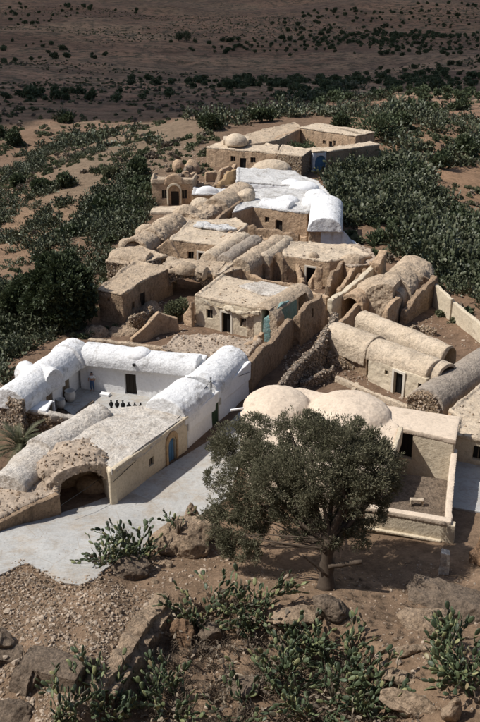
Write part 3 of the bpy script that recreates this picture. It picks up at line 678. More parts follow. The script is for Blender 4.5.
lw0 = ctr - pd * (pw / 2 + .3)
part('street_wall', [strip([(*P(57, 492, 1.9)[:2], 1.9), (*P(37, 500, 1.9)[:2], 1.9), (*P(0, 520, 1.9)[:2], 1.9), (*P(-60, 556, 1.9)[:2], 1.9)], .5, -1.2, .12)], 'wall_brown', t, V1, .05)
part('street_roof', [prism(Q([(57, 491), (37, 499), (0, 519), (-60, 555), (-60, 500), (4, 477), (30, 462), (62, 462)], 1.9), 1.2, 1.95)], 'gravel', t, .11, .12)

# --- 3. cream domed house on the right with its terrace
t = thing('domed_house', 'smooth cream domed house with a roof terrace, standing behind the big tree', 'house', P(360, 480))
rz = 3.7; fz = 1.35; pz = 2.2
q = Q([(240, 412), (262, 392), (300, 388), (376, 404), (399, 426), (388, 470), (330, 476), (252, 446)], rz)
part('wall', [prism(q, -.8, rz - .3)], 'dome', t, V1, .03)
part('roof', [prism(grow(q, .01), rz - .5, rz + .05), dome(P(277, 405, rz), 2.5, 2.6, rz - .1, 1.1), dome(P(349, 412, rz), 3.0, 2.9, rz - .1, 1.15), dome(P(318, 438, rz), 2.4, 2.6, rz - .1, .9), dome(P(268, 428, rz), 1.6, 1.8, rz - .1, .6)], 'dome', t, V1, .05)
for lb, pp, s_ in (('pale spout', (245, 408), 1),):
    a = P(*pp, rz - .1); mk('spout', *obox((a[0] - .5, a[1] - .1), (1, .3), 1.1, .14, rz - .2, rz - .08), M['white'], t)
part('parapet', [strip([P(401, 426, rz + .25), P(393, 452, rz + .2), P(388, 470, rz - .1)], .3, rz - 1.0)], 'cream', t, V1, .02)
q2 = Q([(374, 404), (459, 417), (455, 440), (398, 427)], rz - .1)
a, b = q2[3], q2[2]
cuts = openings(t, a, b, [(405, 1.05, 2.1, 0, 'door', 'black')], fz)
part('wall', [prism(q2, -1.5, rz - .3)], 'cream', t, V1, .03, cuts)
part('roof', [prism(grow(q2, .1), rz - .42, rz - .05)], 'dome', t, V1, .02)
# terrace
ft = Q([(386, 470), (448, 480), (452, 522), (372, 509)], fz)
part('terrace_floor', [prism(ft, -1.2, fz)], 'rock_dark', t, V1, .03)  # brown debris tone, kept dark to stand in for missing tree shade
part('parapet', [strip([P(455, 448, pz + .35), P(452, 470, pz + .3), P(449, 512, pz + .05), P(450, 518, pz)], .42, -1.2)], 'dome', t, V1, .02)
f0, f1 = P(366, 505, pz), P(452, 520, pz)
part('parapet', [strip([f0, f1], .5, 1.88)], 'dome', t, .07, .02)
g0, g1_ = Vector(f0[:2]), Vector(f1[:2]); dn = (g1_ - g0).normalized(); nn_ = Vector((dn.y, -dn.x)); nn_ = nn_ if nn_.y < 0 else -nn_
part('front_wall', [strip([(*(g0 - nn_ * .02), 1.9), (*(g1_ - nn_ * .02), 1.9)], .42, -.8)], 'cream', t, V1, .03)
part('ledge', [strip([(*(g0 + nn_ * .22), .8), (*(g1_ + nn_ * .22 - dn * .5), .8)], .34, .64)], 'cream', t, .06, .015)
part('pillar', [obox(g1_ + nn_ * .0, dn, .5, .55, -1, 1.98)], 'cream', t, .07, .02)
c = P(411, 506, fz); part('bracket', [obox((c[0], c[1] + .1), (1, -.1), .14, .3, fz, fz + .45), obox((c[0] + .75, c[1] + .1), (1, -.1), .14, .3, fz, fz + .45), obox((c[0] + .37, c[1] + .1), (1, -.1), .9, .3, fz + .33, fz + .47)], 'roof_light', t, .05, .01)
t = thing('stone_post', 'short whitish leaning post below the corner of the domed house', 'post', g1(444, 574))
zq = g1(444, 574)[2]; part('shaft', [prism([P(439, 574, zq)[:2], P(449.5, 576, zq)[:2], P(448.5, 570, zq)[:2], P(440, 568, zq)[:2]], zq - .6, zq + 1.45)], 'white_rough', t, .06, .05)

# --- 4. passage walls and ruined rooms between
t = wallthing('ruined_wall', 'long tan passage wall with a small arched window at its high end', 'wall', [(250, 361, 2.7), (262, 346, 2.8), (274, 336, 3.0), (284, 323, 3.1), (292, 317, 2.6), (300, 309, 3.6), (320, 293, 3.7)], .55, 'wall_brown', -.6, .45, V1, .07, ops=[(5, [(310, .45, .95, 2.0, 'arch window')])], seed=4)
wallthing('ruined_wall', 'short end wall closing the high end of the tan passage', 'wall', [(320, 293, 3.7), (322, 300, 3.0), (324, 306, 2.0), (328, 311, 1.2)], .5, 'wall', -.6, .4, V1, .07, seed=5)
t = thing('ruined_room', 'broken vaulted room with a teal painted inner wall beside the passage', 'ruin', P(275, 330))
a, b = P(262, 326, 2.0), P(297, 300, 2.0)
part('shell', [vault(P(262, 322, 1.9), P(300, 297, 1.9), 3.2, 1.9, 1.5, 1.9)], 'roof', t, V1, .07, [vault(P(255, 331, 1.8), P(299, 302, 1.8), 2.6, 1.8, 1.35, 2.6), obox(P(276, 335, 1.5), (1.2, 1.9), 5.5, 3.0, -1, 3.9)])
part('painted_wall', [strip([P(264, 319, 2.2), P(270, 312, 3.0), P(283, 302, 3.3), (P(296, 297, 2.8))], .35, -.3, .3)], 'teal', t, V1, .08)
part('apse', [dome(P(256, 334, .0), 1.5, 1.3, 0.3, 1.9)], 'roof', t, V1, .07, [obox(P(246, 330, 1), (.4, 1), 1.6, 2.5, -.2, 1.4)])
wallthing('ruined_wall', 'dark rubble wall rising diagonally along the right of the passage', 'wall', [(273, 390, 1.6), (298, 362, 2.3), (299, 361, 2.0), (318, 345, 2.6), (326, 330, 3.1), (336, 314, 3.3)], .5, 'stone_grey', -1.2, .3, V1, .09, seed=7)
wallthing('ruined_wall', 'thick stub of rubble wall at the low end of the passage', 'wall', [(283, 392, 1.2), (288, 398, 1.0), (300, 400, .5)], .6, 'stone_grey', -1, .4, V1, .1, seed=8)
# vaulted rooms on the right
t = thing('vaulted_house', 'long tan vaulted house with a white framed black doorway and one window', 'house', P(410, 385))
z = 2.3
a, b = P(368, 356, z), P(427, 380, z); a2, b2 = P(384, 343, z), P(446, 366, z)
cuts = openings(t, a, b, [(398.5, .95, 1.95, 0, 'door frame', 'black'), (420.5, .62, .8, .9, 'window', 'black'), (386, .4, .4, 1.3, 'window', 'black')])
part('wall', [prism([a[:2], b[:2], b2[:2], a2[:2]], -.6, z)], 'cream', t, V1, .06, cuts)
part('vault', [vault(P(374, 350, z), P(436, 374, z), 2.75, z, 1.15, .35)], 'roof_light', t, V1, .06)
part('arch_rib', [vault(P(372, 349, z), P(376, 350.5, z), 3.0, z, 1.3, .35)], 'roof_light', t, V1, .04)
part('end_shell', [vault(P(437, 374, z - .2), P(447, 378, z - .2), 2.7, z - .2, 1.2, .6)], 'roof_light', t, V1, .05, [vault(P(441, 375, z - .2), P(455, 381, z - .2), 2.1, z - .2, .95, 1.6)])
t = thing('vaulted_room', 'broken tan vault continuing left of the framed doorway, its left end open', 'ruin', P(350, 345))
part('vault', [vault(P(334, 334, 2.2), P(374, 349, 2.2), 2.7, 2.2, 1.15, 1.2)], 'roof_light', t, V1, .06, [vault(P(325, 330, 2.1), P(341, 336.5, 2.1), 2.2, 2.1, .95, 1.8)])
part('wall', [prism([P(337, 341, 2)[:2], P(367, 356, 2)[:2], P(383, 343, 2)[:2], P(350, 330, 2)[:2]], -.6, 1.95)], 'wall_brown', t, V1, .07)
t = thing('vaulted_room', 'longest narrow tan vault in the right ruins, with a dark open end', 'ruin', P(400, 335))
part('vault', [vault(P(362, 321, 1.7), P(449, 358, 1.7), 2.0, 1.7, 1.1, 1.9)], 'roof_light', t, V1, .06, [vault(P(440, 354, 1.6), P(465, 365, 1.6), 1.55, 1.6, .9, 1.9)])
t = thing('vaulted_room', 'smooth grey barrel vault with a rubble end at the right edge', 'ruin', P(440, 395))
part('vault', [vault(P(426, 405, 1.3), P(498, 355, 1.3), 3.0, 1.3, 1.35, 1.7)], 'roof_grey', t, V1, .04)
part('end_wall', [vault(P(422, 408, 1.2), P(427.5, 404, 1.2), 2.7, 1.2, 1.15, 1.7)], 'stone', t, V1, .1)
t = house('flat_house', 'low tan flat roof beside the grey barrel vault at the right edge', 'house', [(448, 411), (500, 372), (530, 396), (482, 432)], 1.7, roof='roof_light', wall='wall', vox=V1)
t = house('flat_house', 'low tan house with a dark opening behind the right pavement', 'house', [(458, 417), (500, 424), (505, 446), (455, 437)], 2.0, roof='roof_light', wall='cream', vox=V1, ops={3: [], 2: [(478, .7, 1.1, .5, 'window', 'black')]})
wallthing('ruined_wall', 'long straight kerb-like wall stub crossing the ruined floors', 'wall', [(336, 376, .5), (372, 392, .5), (410, 406, .45)], .4, 'roof_light', -.5, .05, V1, .04, seed=3)
wallthing('ruined_wall', 'short cross stub on the ruined floor behind the domes', 'wall', [(352, 392, .35), (357, 382, .35)], .35, 'roof_light', -.5, .05, V1, .04)
# broken vaulted house above
t = thing('ruined_house', 'tall broken vaulted house with a jagged dark open side', 'ruin', P(400, 310))
a = P(360, 292, 2.3); b = P(414, 277, 2.3)
part('shell', [vault(P(384, 300, 2.2), P(414, 271, 2.2), 4.0, 2.2, 1.6, 3.0), dome(P(380, 291, 2.2), 2.6, 2.2, 2.2, 1.5), vault(P(412, 282, 2.3), P(424, 273, 2.3), 2.4, 2.3, 1.3, 3)], 'roof', t, V1, .14,
     [obox(P(402, 318, 1.5), (1, 1.9), 9.5, 3.6, -3.0, 4.4), vault(P(394, 300, 1.9), P(424, 272, 1.9), 1.9, 1.9, 1.0, 4.0)])
part('gable', [strip([P(383, 318, 1.2), P(386, 305, 2.7), P(397, 296, 3.0), P(404, 291, 1.9)], .5, -1.4, .5)], 'wall', t, V1, .08)
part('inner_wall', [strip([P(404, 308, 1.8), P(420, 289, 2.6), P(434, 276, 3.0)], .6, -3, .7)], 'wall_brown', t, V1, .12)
part('arch', [vault(P(352, 306, 1.5), P(372, 291, 1.5), 2.6, 1.5, 1.3, 2)], 'wall', t, V1, .08, [vault(P(345, 312, 1.3), P(368, 295, 1.3), 1.9, 1.3, 1.0, 2.2), obox(P(370, 310, 1.5), (1, 1.2), 3.5, 1.6, -2, 4)])
wallthing('yard_wall', 'cream plastered yard wall running down to the right edge', 'wall', [(432, 281, 2.3), (453, 299, 2.2), (454, 301, 1.9), (480, 322, 1.8), (505, 345, 1.5)], .4, 'cream', -2, .12, V1, .04, seed=9)
wallthing('ruined_wall', 'jagged brown wall joining the broken house to the cream yard wall', 'wall', [(423, 276, 3.0), (432, 281, 2.4)], .6, 'wall_brown', -2, .5, V1, .1)
wallthing('ruined_wall', 'long diagonal cream wall descending from the stump tower', 'wall', [(330, 300, 2.6), (345, 289, 2.6), (362, 275, 2.7), (378, 262, 2.8)], .6, 'cream', -.6, .12, V2, .06, seed=10)
wallthing('ruined_wall', 'low sloping wall running below the cream diagonal wall', 'wall', [(340, 322, 1.9), (355, 306, 1.9), (372, 289, 1.9), (383, 280, 1.8)], .45, 'wall', -.6, .12, V2, .06, seed=11)
t = thing('ruined_tower', 'square stump at the upper end of the diagonal wall', 'ruin', P(378, 275))
part('wall', [prism(Q([(371, 262), (377, 255), (383, 250), (382, 261), (377, 266)], 3.0), -1.5, 3.0)], 'wall', t, V2, .16)
part('wall', [strip([P(376, 262, 3.4), P(383, 250, 3.6)], .8, 0, .6)], 'wall', t, V2, .1)

# --- 5. middle block
t = house('flat_house', 'pale plastered house with a framed doorway between two small windows', 'house', [(195, 296), (262, 311), (270, 305), (299, 291), (262, 284), (222, 276)], 3.0, wall='cream', roof='roof_light', disp=.05, vox=V1, g=0,
          ops={0: [(209.5, .75, .95, 1.0, 'window', 'black'), (226.5, 1.0, 2.0, 0, 'door frame', 'black'), (243, .75, .95, .9, 'window', 'black')]})
part('roof_patch', [prism(Q([(238, 287), (262, 283), (298, 291), (280, 298), (262, 296)], 3.1), 3.0, 3.3)], 'white_rough', t, V2, .08)
part('broken_cornice', [strip([P(205, 300, 3.0), P(222, 303, 2.9), P(240, 308, 3.05), P(260, 312, 2.9)], .35, 2.5, .5, seed=2)], 'cream', t, V1, .1)
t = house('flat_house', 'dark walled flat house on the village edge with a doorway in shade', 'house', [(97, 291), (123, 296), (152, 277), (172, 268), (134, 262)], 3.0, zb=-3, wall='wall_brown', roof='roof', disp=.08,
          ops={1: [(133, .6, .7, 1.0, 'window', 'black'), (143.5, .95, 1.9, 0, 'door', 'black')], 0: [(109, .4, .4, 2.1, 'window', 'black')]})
# big open arch
t = thing('open_vault', 'wide dark cave-like vault opening onto a sunken yard with a bush', 'ruin', P(185, 295))
c0 = Vector(P(162, 300, 0)[:2]); c1 = Vector(P(207, 304, 0)[:2]); d_ = (c1 - c0).normalized(); m_ = (c0 + c1) / 2; s_ = Vector((-d_.y, d_.x)); L = (c1 - c0).length
m_ = m_ + s_ * 1.2
part('wall', [prism([tuple(m_ - d_ * (L / 2 + .7)), tuple(m_ + d_ * (L / 2 + .5)), tuple(m_ + d_ * (L / 2 + .5) + s_ * 4), tuple(m_ - d_ * (L / 2 + .7) + s_ * 4)], -.8, 2.75)], 'stone_grey', t, V2, .12, [archbox(m_ + s_ * 1.5, d_, L - .4, 7.5, -1, .5, 1.65)])
part('roof', [prism([tuple(m_ - d_ * (L / 2 + .9) - s_ * .1), tuple(m_ + d_ * (L / 2 + .6) - s_ * .1), tuple(m_ + d_ * (L / 2 + .6) + s_ * 4.2), tuple(m_ - d_ * (L / 2 + .9) + s_ * 4.2)], 2.6, 3.0)], 'roof', t, V2, .12)
part('roof_hole', [vault(P(196, 273, 3.0), P(206, 274, 3.0), 1.8, 3.0, .7)], 'roof', t, V2, .05, [vault(P(190, 275, 2.9), P(203, 276, 2.9), 1.2, 2.9, .55)])
part('roof_hump', [dome(P(186, 270, 3.0), 1.2, .8, 3.0, .8)], 'roof', t, V2, .05, [obox(P(186, 274, 3.3), (1, 0), 1.4, .8, 2.9, 3.5)])
wallthing('ruined_wall', 'gabled fragment of tan wall in front of the bush', 'wall', [(131, 338, .6), (144, 326, 1.5), (158, 312, 2.2), (172, 317, 1.5), (178, 318, 1.4)], .4, 'wall', -.8, .12, V1, .06, seed=12)
wallthing('ruined_wall', 'small pointed wall fragment beside the pale house', 'wall', [(184, 316, .6), (189, 309, 1.7), (193, 302, 2.6)], .4, 'wall', -.6, .1, V1, .06, seed=13)
wallthing('ruined_wall', 'low kerb wall behind the white rear wing', 'wall', [(88, 338, .8), (112, 340, .7), (150, 345, .7), (178, 348, .6)], .5, 'roof', -.8, .15, V1, .07, seed=14)
t = house('flat_house', 'low rubble covered roof between the pale house and the white vaults', 'house', [(160, 350), (176, 335), (212, 336), (262, 342), (250, 357), (205, 358)], 1.3, wall='wall', roof='gravel', rdisp=.15, vox=V1)
t = thing('boulder', 'rounded tan boulder at the left foot of the low kerb wall', 'rock', P(98, 336)); part('stone', [dome(P(98, 336, -.2), 1.2, .9, -.2, 1.1)], 'rock', t, .1, .15)
# left edge vault chain
t = house('flat_house', 'brown rubble house block on the left edge below the vault chain', 'house', [(106, 262), (138, 265), (168, 258), (140, 247), (117, 250)], 2.9, zb=-3.5, wall='stone', roof='roof', disp=.1)
part('vault', [vault(P(112, 256, 2.9), P(150, 259, 2.9), 2.6, 2.9, .7)], 'roof', t, V2, .1)
def bar(name, label, A, B, w, z, rise, mat='roof', cat='vault', vox=V2, zb=-1.0, opend=False, e=None, wallmat='wall', disp=.09, group=None):
    """barrel-vaulted room: solid walls under a barrel"""
    a, b = P(*A, z), P(*B, z); t = thing(name, label, cat, ((a[0] + b[0]) / 2, (a[1] + b[1]) / 2, 0), group)
    d = (Vector(b[:2]) - Vector(a[:2])).normalized(); s = Vector((-d.y, d.x)); h = w / 2
    cut = None
    if opend:
        o_ = Vector(a[:2]); cut = [vault(tuple(o_ - d * .8), tuple(o_ + d * opend), w * .74, z - .05, rise * .78, z - .2)]
    part('wall', [prism([tuple(Vector(a[:2]) - s * h * .96), tuple(Vector(a[:2]) + s * h * .96), tuple(Vector(b[:2]) + s * h * .96), tuple(Vector(b[:2]) - s * h * .96)], zb, z - .1)], wallmat, t, vox, disp, cut)
    part('roof', [vault(a, b, w, z, rise, .3)], mat, t, vox, disp, cut)
    return t
bar('vaulted_room', 'rough vault with a hollow open end at the left edge of the village', (134, 250), (158, 235), 3.4, 2.6, 1.3, zb=-3, opend=1.2, cat='house')
bar('vaulted_room', 'knobbly vault next up the left edge, behind the hollow ended one', (152, 241), (174, 224), 3.4, 2.7, 1.4, zb=-3, disp=.2, cat='house')
house('flat_house', 'lumpy flat roofed house at the top of the left vault chain, below the arched villa', 'house', [(172, 229), (192, 231), (214, 213), (197, 207), (182, 214)], 2.7, zb=-2, roof='roof', wall='wall', rdisp=.17)
bar('vaulted_room', 'lumpy grey-brown vault between the chain and the long ribbed vault', (192, 221), (216, 212), 3.0, 2.5, 1.0, zb=-1, disp=.24, cat='house')
t = wallthing('gable_wall', 'steep gable of a roofless room with a tall dark doorway', 'wall', [(150, 256, 1.6), (158, 247, 2.6), (168, 239, 3.6), (171, 241, 3.4), (183, 262, 1.2)], .45, 'wall', -.6, .15, V2, .06, ops=[(1, [(165, .8, 1.7, .2, 'door', 'black')])], seed=16)
t = house('flat_house', 'long flat tan house with door and windows facing a ruined yard', 'house', [(170, 240), (223, 246), (248, 226), (236, 219), (188, 222)], 2.9, wall='wall', roof='roof_light',
          ops={0: [(190.5, .8, .9, .9, 'window', 'black'), (203, 1.1, 1.8, 0, 'door frame', 'black'), (211, .5, .6, 1.0, 'window', 'black')]})
part('whitewashed_patch', [prism(Q([(192, 226), (200, 229), (212, 230), (224, 232), (237, 230), (226, 226), (214, 226), (205, 223), (196, 223)], 3.1), 3.0, 3.35)], 'white_aged', t, V2, .14)
house('flat_house', 'sloping tan roof slab stepping down to the pale house', 'house', [(213, 277), (243, 268), (234, 262), (255, 243), (228, 243), (200, 259)], 2.8, roof='roof', wall='wall', rdisp=.14, ops={})
bar('vaulted_room', 'first of the parallel grey vaults in the middle of the village', (208, 260), (243, 238), 2.1, 2.9, .8, mat='roof_light', cat='house')
bar('vaulted_room', 'second parallel grey vault, narrower, next to the first', (224, 262), (256, 241), 1.9, 2.9, .8, mat='roof_grey', cat='house')
bar('vaulted_room', 'rough rubble-textured vault in the middle, right of the parallel ones', (241, 268), (278, 243), 2.3, 2.8, 1.0, mat='roof', cat='house')
bar('vaulted_room', 'short tan vault tucked between the rubble-textured vault and the gable', (262, 262), (287, 243), 1.9, 2.6, .9, mat='roof_light', cat='house')
wallthing('ruined_wall', 'crooked ridge of wall dividing the two middle vaults', 'wall', [(215, 274, 3.1), (238, 258, 3.3), (246, 253, 3.5), (256, 246, 3.3), (272, 238, 3.2)], .4, 'roof_light', 0, .2, V2, .07, seed=17)
wallthing('ruined_wall', 'stepped wall with a small black opening between yard and pale house', 'wall', [(238, 268, 2.4), (262, 278, 2.2), (300, 285, 1.9), (328, 297, 1.9)], .45, 'wall', -.6, .2, V2, .07, ops=[(0, [(261, .5, 1.0, .6, 'window', 'black')])], seed=18)
t = wallthing('gable_wall', 'pointed gable of a roofless dark room near the framed black door', 'wall', [(258, 270, 1.5), (270, 259, 2.6), (279, 251, 3.6), (284, 258, 3.1), (297, 277, .8)], .45, 'wall_brown', -.6, .15, V2, .07, seed=19)
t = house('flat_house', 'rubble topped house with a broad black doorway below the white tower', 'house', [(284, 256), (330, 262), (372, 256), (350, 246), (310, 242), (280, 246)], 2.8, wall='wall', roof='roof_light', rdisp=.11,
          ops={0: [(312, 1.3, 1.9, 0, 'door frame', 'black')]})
part('roof_bell', [dome(P(314, 257, 2.9), .6, .4, 2.9, .6)], 'roof', t, V2, .04)
t = thing('arch_fragment', 'free standing curved fragment of an arch in front of the black doorway', 'ruin', P(318, 278))
part('stone', [strip([P(309, 283, .6), P(313, 274, 1.5), P(318, 266, 2.5), P(323, 268, 2.3)], .5, -.3, .1)], 'wall', t, V2, .08)
wallthing('ruined_wall', 'cluster of broken cross walls right of the arch fragment', 'wall', [(327, 286, 2.0), (331, 272, 2.6), (344, 258, 2.9)], .5, 'wall_brown', -.6, .5, V2, .1, seed=20)
wallthing('ruined_wall', 'second broken cross wall next to the sloping cream wall', 'wall', [(338, 290, 1.9), (347, 276, 2.2), (357, 262, 2.6)], .5, 'wall', -.6, .5, V2, .1, seed=21)
house('flat_house', 'rubble mound roof between the white tower and the stump tower', 'house', [(338, 262), (352, 268), (377, 262), (372, 250), (350, 246)], 2.4, wall='wall', roof='gravel', rdisp=.2)

for k, (pts, m_, lb) in enumerate([
    ([(222, 264, 2.5), (232, 272, 2.3), (241, 279, 1.9)], 'wall', 'short wall stub between the cave-like vault and the parallel vaults'),
    ([(262, 262, 1.8), (266, 270, 1.5), (268, 277, 1.2)], 'wall_brown', 'crumbling stub inside the roofless gabled room'),
    ([(296, 260, 2.4), (300, 270, 1.7), (304, 281, 1.0)], 'wall', 'broken wall just left of the broad black doorway'),
    ([(283, 284, 1.3), (300, 281, 1.1), (312, 285, .9)], 'wall', 'low wall crossing the yard in front of the arch fragment'),
    ([(352, 286, 1.9), (358, 276, 2.1), (366, 268, 2.3)], 'wall_brown', 'third broken cross wall up against the stump tower'),
    ([(174, 262, 1.9), (190, 266, 1.3), (206, 268, .9)], 'wall', 'low wall of the small yard with the framed door'),
    ([(222, 236, 3.1), (232, 230, 3.2), (243, 226, 3.1)], 'wall', 'low ridge wall right of the whitewashed roof patch'),
    ([(250, 238, 2.5), (262, 235, 2.4), (282, 241, 2.3)], 'wall', 'wall closing the heads of the middle vaults'),
    ([(244, 222, 1.6), (262, 227, 1.3), (300, 233, 1.4)], 'wall_brown', 'rubble wall along the yard of the brown stone front'),
    ([(300, 302, 1.7), (312, 307, 1.3), (322, 314, .8)], 'wall', 'stub behind the small arched window'),
    ([(340, 352, 1.4), (352, 346, 1.6), (366, 352, 1.2)], 'stone', 'tumbled stone wall under the broken tan vault'),
    ([(300, 382, .9), (318, 372, 1.1), (334, 364, 1.3)], 'stone_grey', 'low rubble wall on the ruined floor near the passage'),
    ([(130, 318, 1.3), (140, 312, 1.6), (150, 306, 1.2)], 'stone', 'rubble wall end beside the dark walled house'),
    ([(246, 345, 1.6), (255, 338, 1.9), (262, 332, 1.6)], 'wall', 'low wall between the rubble roof and the apse'),
    ([(228, 188, 2.4), (236, 183, 2.7), (240, 178, 2.4)], 'ochre', 'orange stub against the farthest white house'),
    ([(398, 330, .9), (420, 322, 1.0), (436, 330, .6)], 'stone', 'fallen wall line in the brown yard at right')]):
    wallthing('ruined_wall', lb, 'wall', pts, .42, m_, -.8, .55, V2, .1, seed=70 + k)
for k, (px, py, z_, rx, ry, h, m_, lb) in enumerate([
    (131, 246, 2.6, 1.5, 1.2, 1.0, 'roof', 'low dome at the outer end of the left vault chain'),
    (147, 234, 2.8, 1.4, 1.1, 1.3, 'roof', 'knob-like dome halfway up the left vault chain'),
    (165, 226, 3.0, 1.3, 1.0, 1.1, 'roof_light', 'pale small dome on the left vault chain'),
    (187, 214, 2.9, 1.8, 1.3, 1.1, 'roof', 'dome below the small ochre house'),
    (201, 206, 3.0, 1.5, 1.2, 1.2, 'roof_light', 'pale dome just right of the villa terrace'),
    (246, 196, 3.6, 1.3, 1.0, 1.0, 'roof_light', 'dome capping the top end of the long ribbed vault'),
    (262, 262, 1.6, 1.1, .9, 1.1, 'roof', 'small dome in the roofless gabled room'),
    (352, 262, 2.4, 1.4, 1.1, 1.0, 'roof', 'mound of fallen roof beside the white tower')]):
    t = thing('small_dome', lb, 'dome', P(px, py, 0)); part('dome', [dome(P(px, py, z_), rx, ry, z_, h, skirt=z_ + .5)], m_, t, V2, .12)
# white tower with vaulted roof
t = thing('white_tower', 'tall white vaulted building whose end wall is half bare stone and half blue-white', 'house', P(325, 240))
z = 3.2; q = Q([(309, 229), (343, 229), (341, 203), (312, 205)], z)
part('wall', [prism([q[0], tuple((Vector(q[0]) + Vector(q[1])) / 2), tuple((Vector(q[3]) + Vector(q[2])) / 2), q[3]], -1, z)], 'wall', t, V2, .06)
part('wall', [prism([tuple((Vector(q[0]) + Vector(q[1])) / 2 - Vector((.6, .04))), q[1], q[2], tuple((Vector(q[3]) + Vector(q[2])) / 2)], -1.03, z + .04)], 'bluewhite', t, V2, .05)
part('vault', [vault(P(325, 230, z), P(327, 206, z), 4.1, z, 1.5, .3)], 'white_worn', t, V2, .05)
part('dome', [dome(P(318, 203, z), 2.2, 2.2, z, 1.3)], 'white_worn', t, V2, .05)
wallthing('yard_wall', 'dark angular buttress wall at the right foot of the white tower', 'wall', [(343, 231, 3.0), (352, 240, 1.6), (366, 254, .8)], .4, 'bluewhite', -3, .1, V2, .05)
# white roofed rows
t = house('white_roofed_house', 'long white roofed house with brown stone front and small black window', 'house', [(232, 213), (252, 207), (308, 214), (322, 196), (306, 186), (246, 190)], 3.0, wall='wall', roof='white_aged', vox=V2, rdisp=.09,
          ops={1: [(267, .6, .7, 1.2, 'window', 'black'), (279, 1.0, 1.7, 0, 'door', 'wood')]})
t.rotation_euler = (0, 0, 0)
part('vault', [vault(P(262, 204, 3.1), P(292, 207, 3.1), 3.0, 3.1, .7)], 'white_worn', t, V2, .06)
part('dome', [dome(P(287, 201, 3.1), 1.6, 1.3, 3.1, .7)], 'white_worn', t, V2, .05)
house('flat_house', 'small brown box room with a window and a door under the white roofs', 'house', [(282, 213), (306, 215), (310, 207), (286, 205)], 2.6, wall='wall_brown', roof='roof', ops={0: [(290, .6, .6, .9, 'window', 'black'), (302, .8, 1.7, 0, 'door', 'black')]})
wallthing('yard_wall', 'low brown yard wall in front of the small box room', 'wall', [(240, 226, 1.0), (280, 231, .8), (308, 236, .8)], .4, 'wall', -.5, .4, V2, .08)
t = house('white_roofed_house', 'white house with two dark windows, farthest of the white roofs', 'house', [(236, 182), (284, 186), (318, 190), (296, 172), (237, 168)], 3.0, wall='white', roof='white_aged', vox=V3_, rdisp=.07,
          ops={0: [(243, .6, .7, 1.4, 'window'), (262, .8, .8, 1.2, 'window', 'black'), (242, .9, 1.6, 0, 'door', 'black')]})
t = house('white_roofed_house', 'white domed annex beside the cactus thicket', 'house', [(284, 188), (314, 192), (326, 208), (332, 198), (318, 183), (296, 174)], 2.9, wall='white', roof='white_aged', vox=V3_, rdisp=.06, zb=-2)
part('dome', [dome(P(304, 188, 3.0), 2.1, 1.6, 3.0, .9)], 'white', t, V3_, .04); part('dome', [dome(P(291, 184, 3.0), 1.4, 1.2, 3.0, .7)], 'white', t, V3_, .04)
part('dome', [dome(P(316, 196, 3.0), 1.6, 1.6, 3.0, .9)], 'white', t, V3_, .04)
t = bar('vaulted_room', 'long ribbed vault running diagonally beside the white roofs', (216, 209), (243, 191), 3.6, 3.0, 1.4, cat='house', mat='roof')
wallthing('yard_wall', 'tall buttressed brown wall facing the yard below the white roofs', 'wall', [(212, 222, 2.8), (222, 213, 3.2), (236, 203, 3.4), (248, 194, 3.3)], .5, 'wall_brown', -.6, .15, V2, .08, ops=[(1, [(227, .5, 1.6, .3, 'window', 'black')])], seed=23)
# --- 6. far row
t = house('arched_villa', 'tan villa with a central arched pediment, a door and two windows', 'house', [(151, 184), (193, 184), (197, 178), (154, 177)], 3.1, wall='wall', roof='roof', vox=V3_, disp=.04, par=(0, 1, 3), zb=-2,
          ops={0: [(164.5, .8, 1.2, 1.0, 'window', 'black'), (175, 1.1, 2.0, 0, 'door', 'wood'), (184, .8, 1.2, 1.0, 'window', 'black')]}, parh=.7)
a, b = Vector(P(151, 184, 3.1)[:2]), Vector(P(193, 184, 3.1)[:2]); c = a.lerp(b, .55); d_ = (b - a).normalized()
part('pediment', [archbox(c + Vector((0, .05)), d_, 2.9, .5, 2.9, 3.1)], 'wall', t, V3_, .03)
part('porch', [archbox(c - Vector((0, .12)), d_, 2.2, .3, 0, 2.2)], 'cream', t, V3_, .02, [archbox(c - Vector((0, .12)), d_, 1.7, 1, -.5, 2.1)])
part('terrace', [prism(Q([(150, 212), (198, 211), (197, 205), (152, 206)], .4), -3, .4)], 'roof_light', t, V3_, .04)
t = house('small_house', 'small ochre house with a white roof and a black window', 'house', [(191, 195), (221, 195), (226, 189), (194, 188)], 2.4, wall='ochre', roof='white_aged', vox=V3_, ops={0: [(209, 1.0, .9, .8, 'window', 'black')]})
part('pediment', [dome(P(207, 193, 2.4), 1.7, .6, 2.4, 1.0)], 'white', t, V3_, .03)
for k, (pts, m_, lb) in enumerate([
    ([(170, 172, 2.2), (188, 170, 2.6), (196, 172, 1.8)], 'wall', 'leftmost crumbling wall above the arched villa'),
    ([(196, 184, 2.4), (216, 182, 2.4), (219, 172, 2.6)], 'wall_brown', 'brown roofless room wall right of the arched villa'),
    ([(218, 184, 2.2), (226, 172, 2.8), (236, 168, 2.6)], 'ochre', 'orange crumbling wall next to the farthest white house'),
    ([(176, 178, 2.0), (184, 168, 2.6), (192, 164, 1.4)], 'stone_grey', 'grey rubble wall climbing behind the arched villa'),
    ([(205, 172, 1.6), (222, 168, 2.0), (236, 163, 1.6)], 'wall', 'low tan ruin wall under the dome-topped building'),
    ([(196, 190, 1.6), (216, 187, 1.7), (232, 184, 1.6)], 'wall_brown', 'short ruin wall directly behind the small ochre house')]):
    wallthing('ruined_wall', lb, 'wall', pts, .6, m_, -1.0, .7, V3_, .1, seed=40 + k)
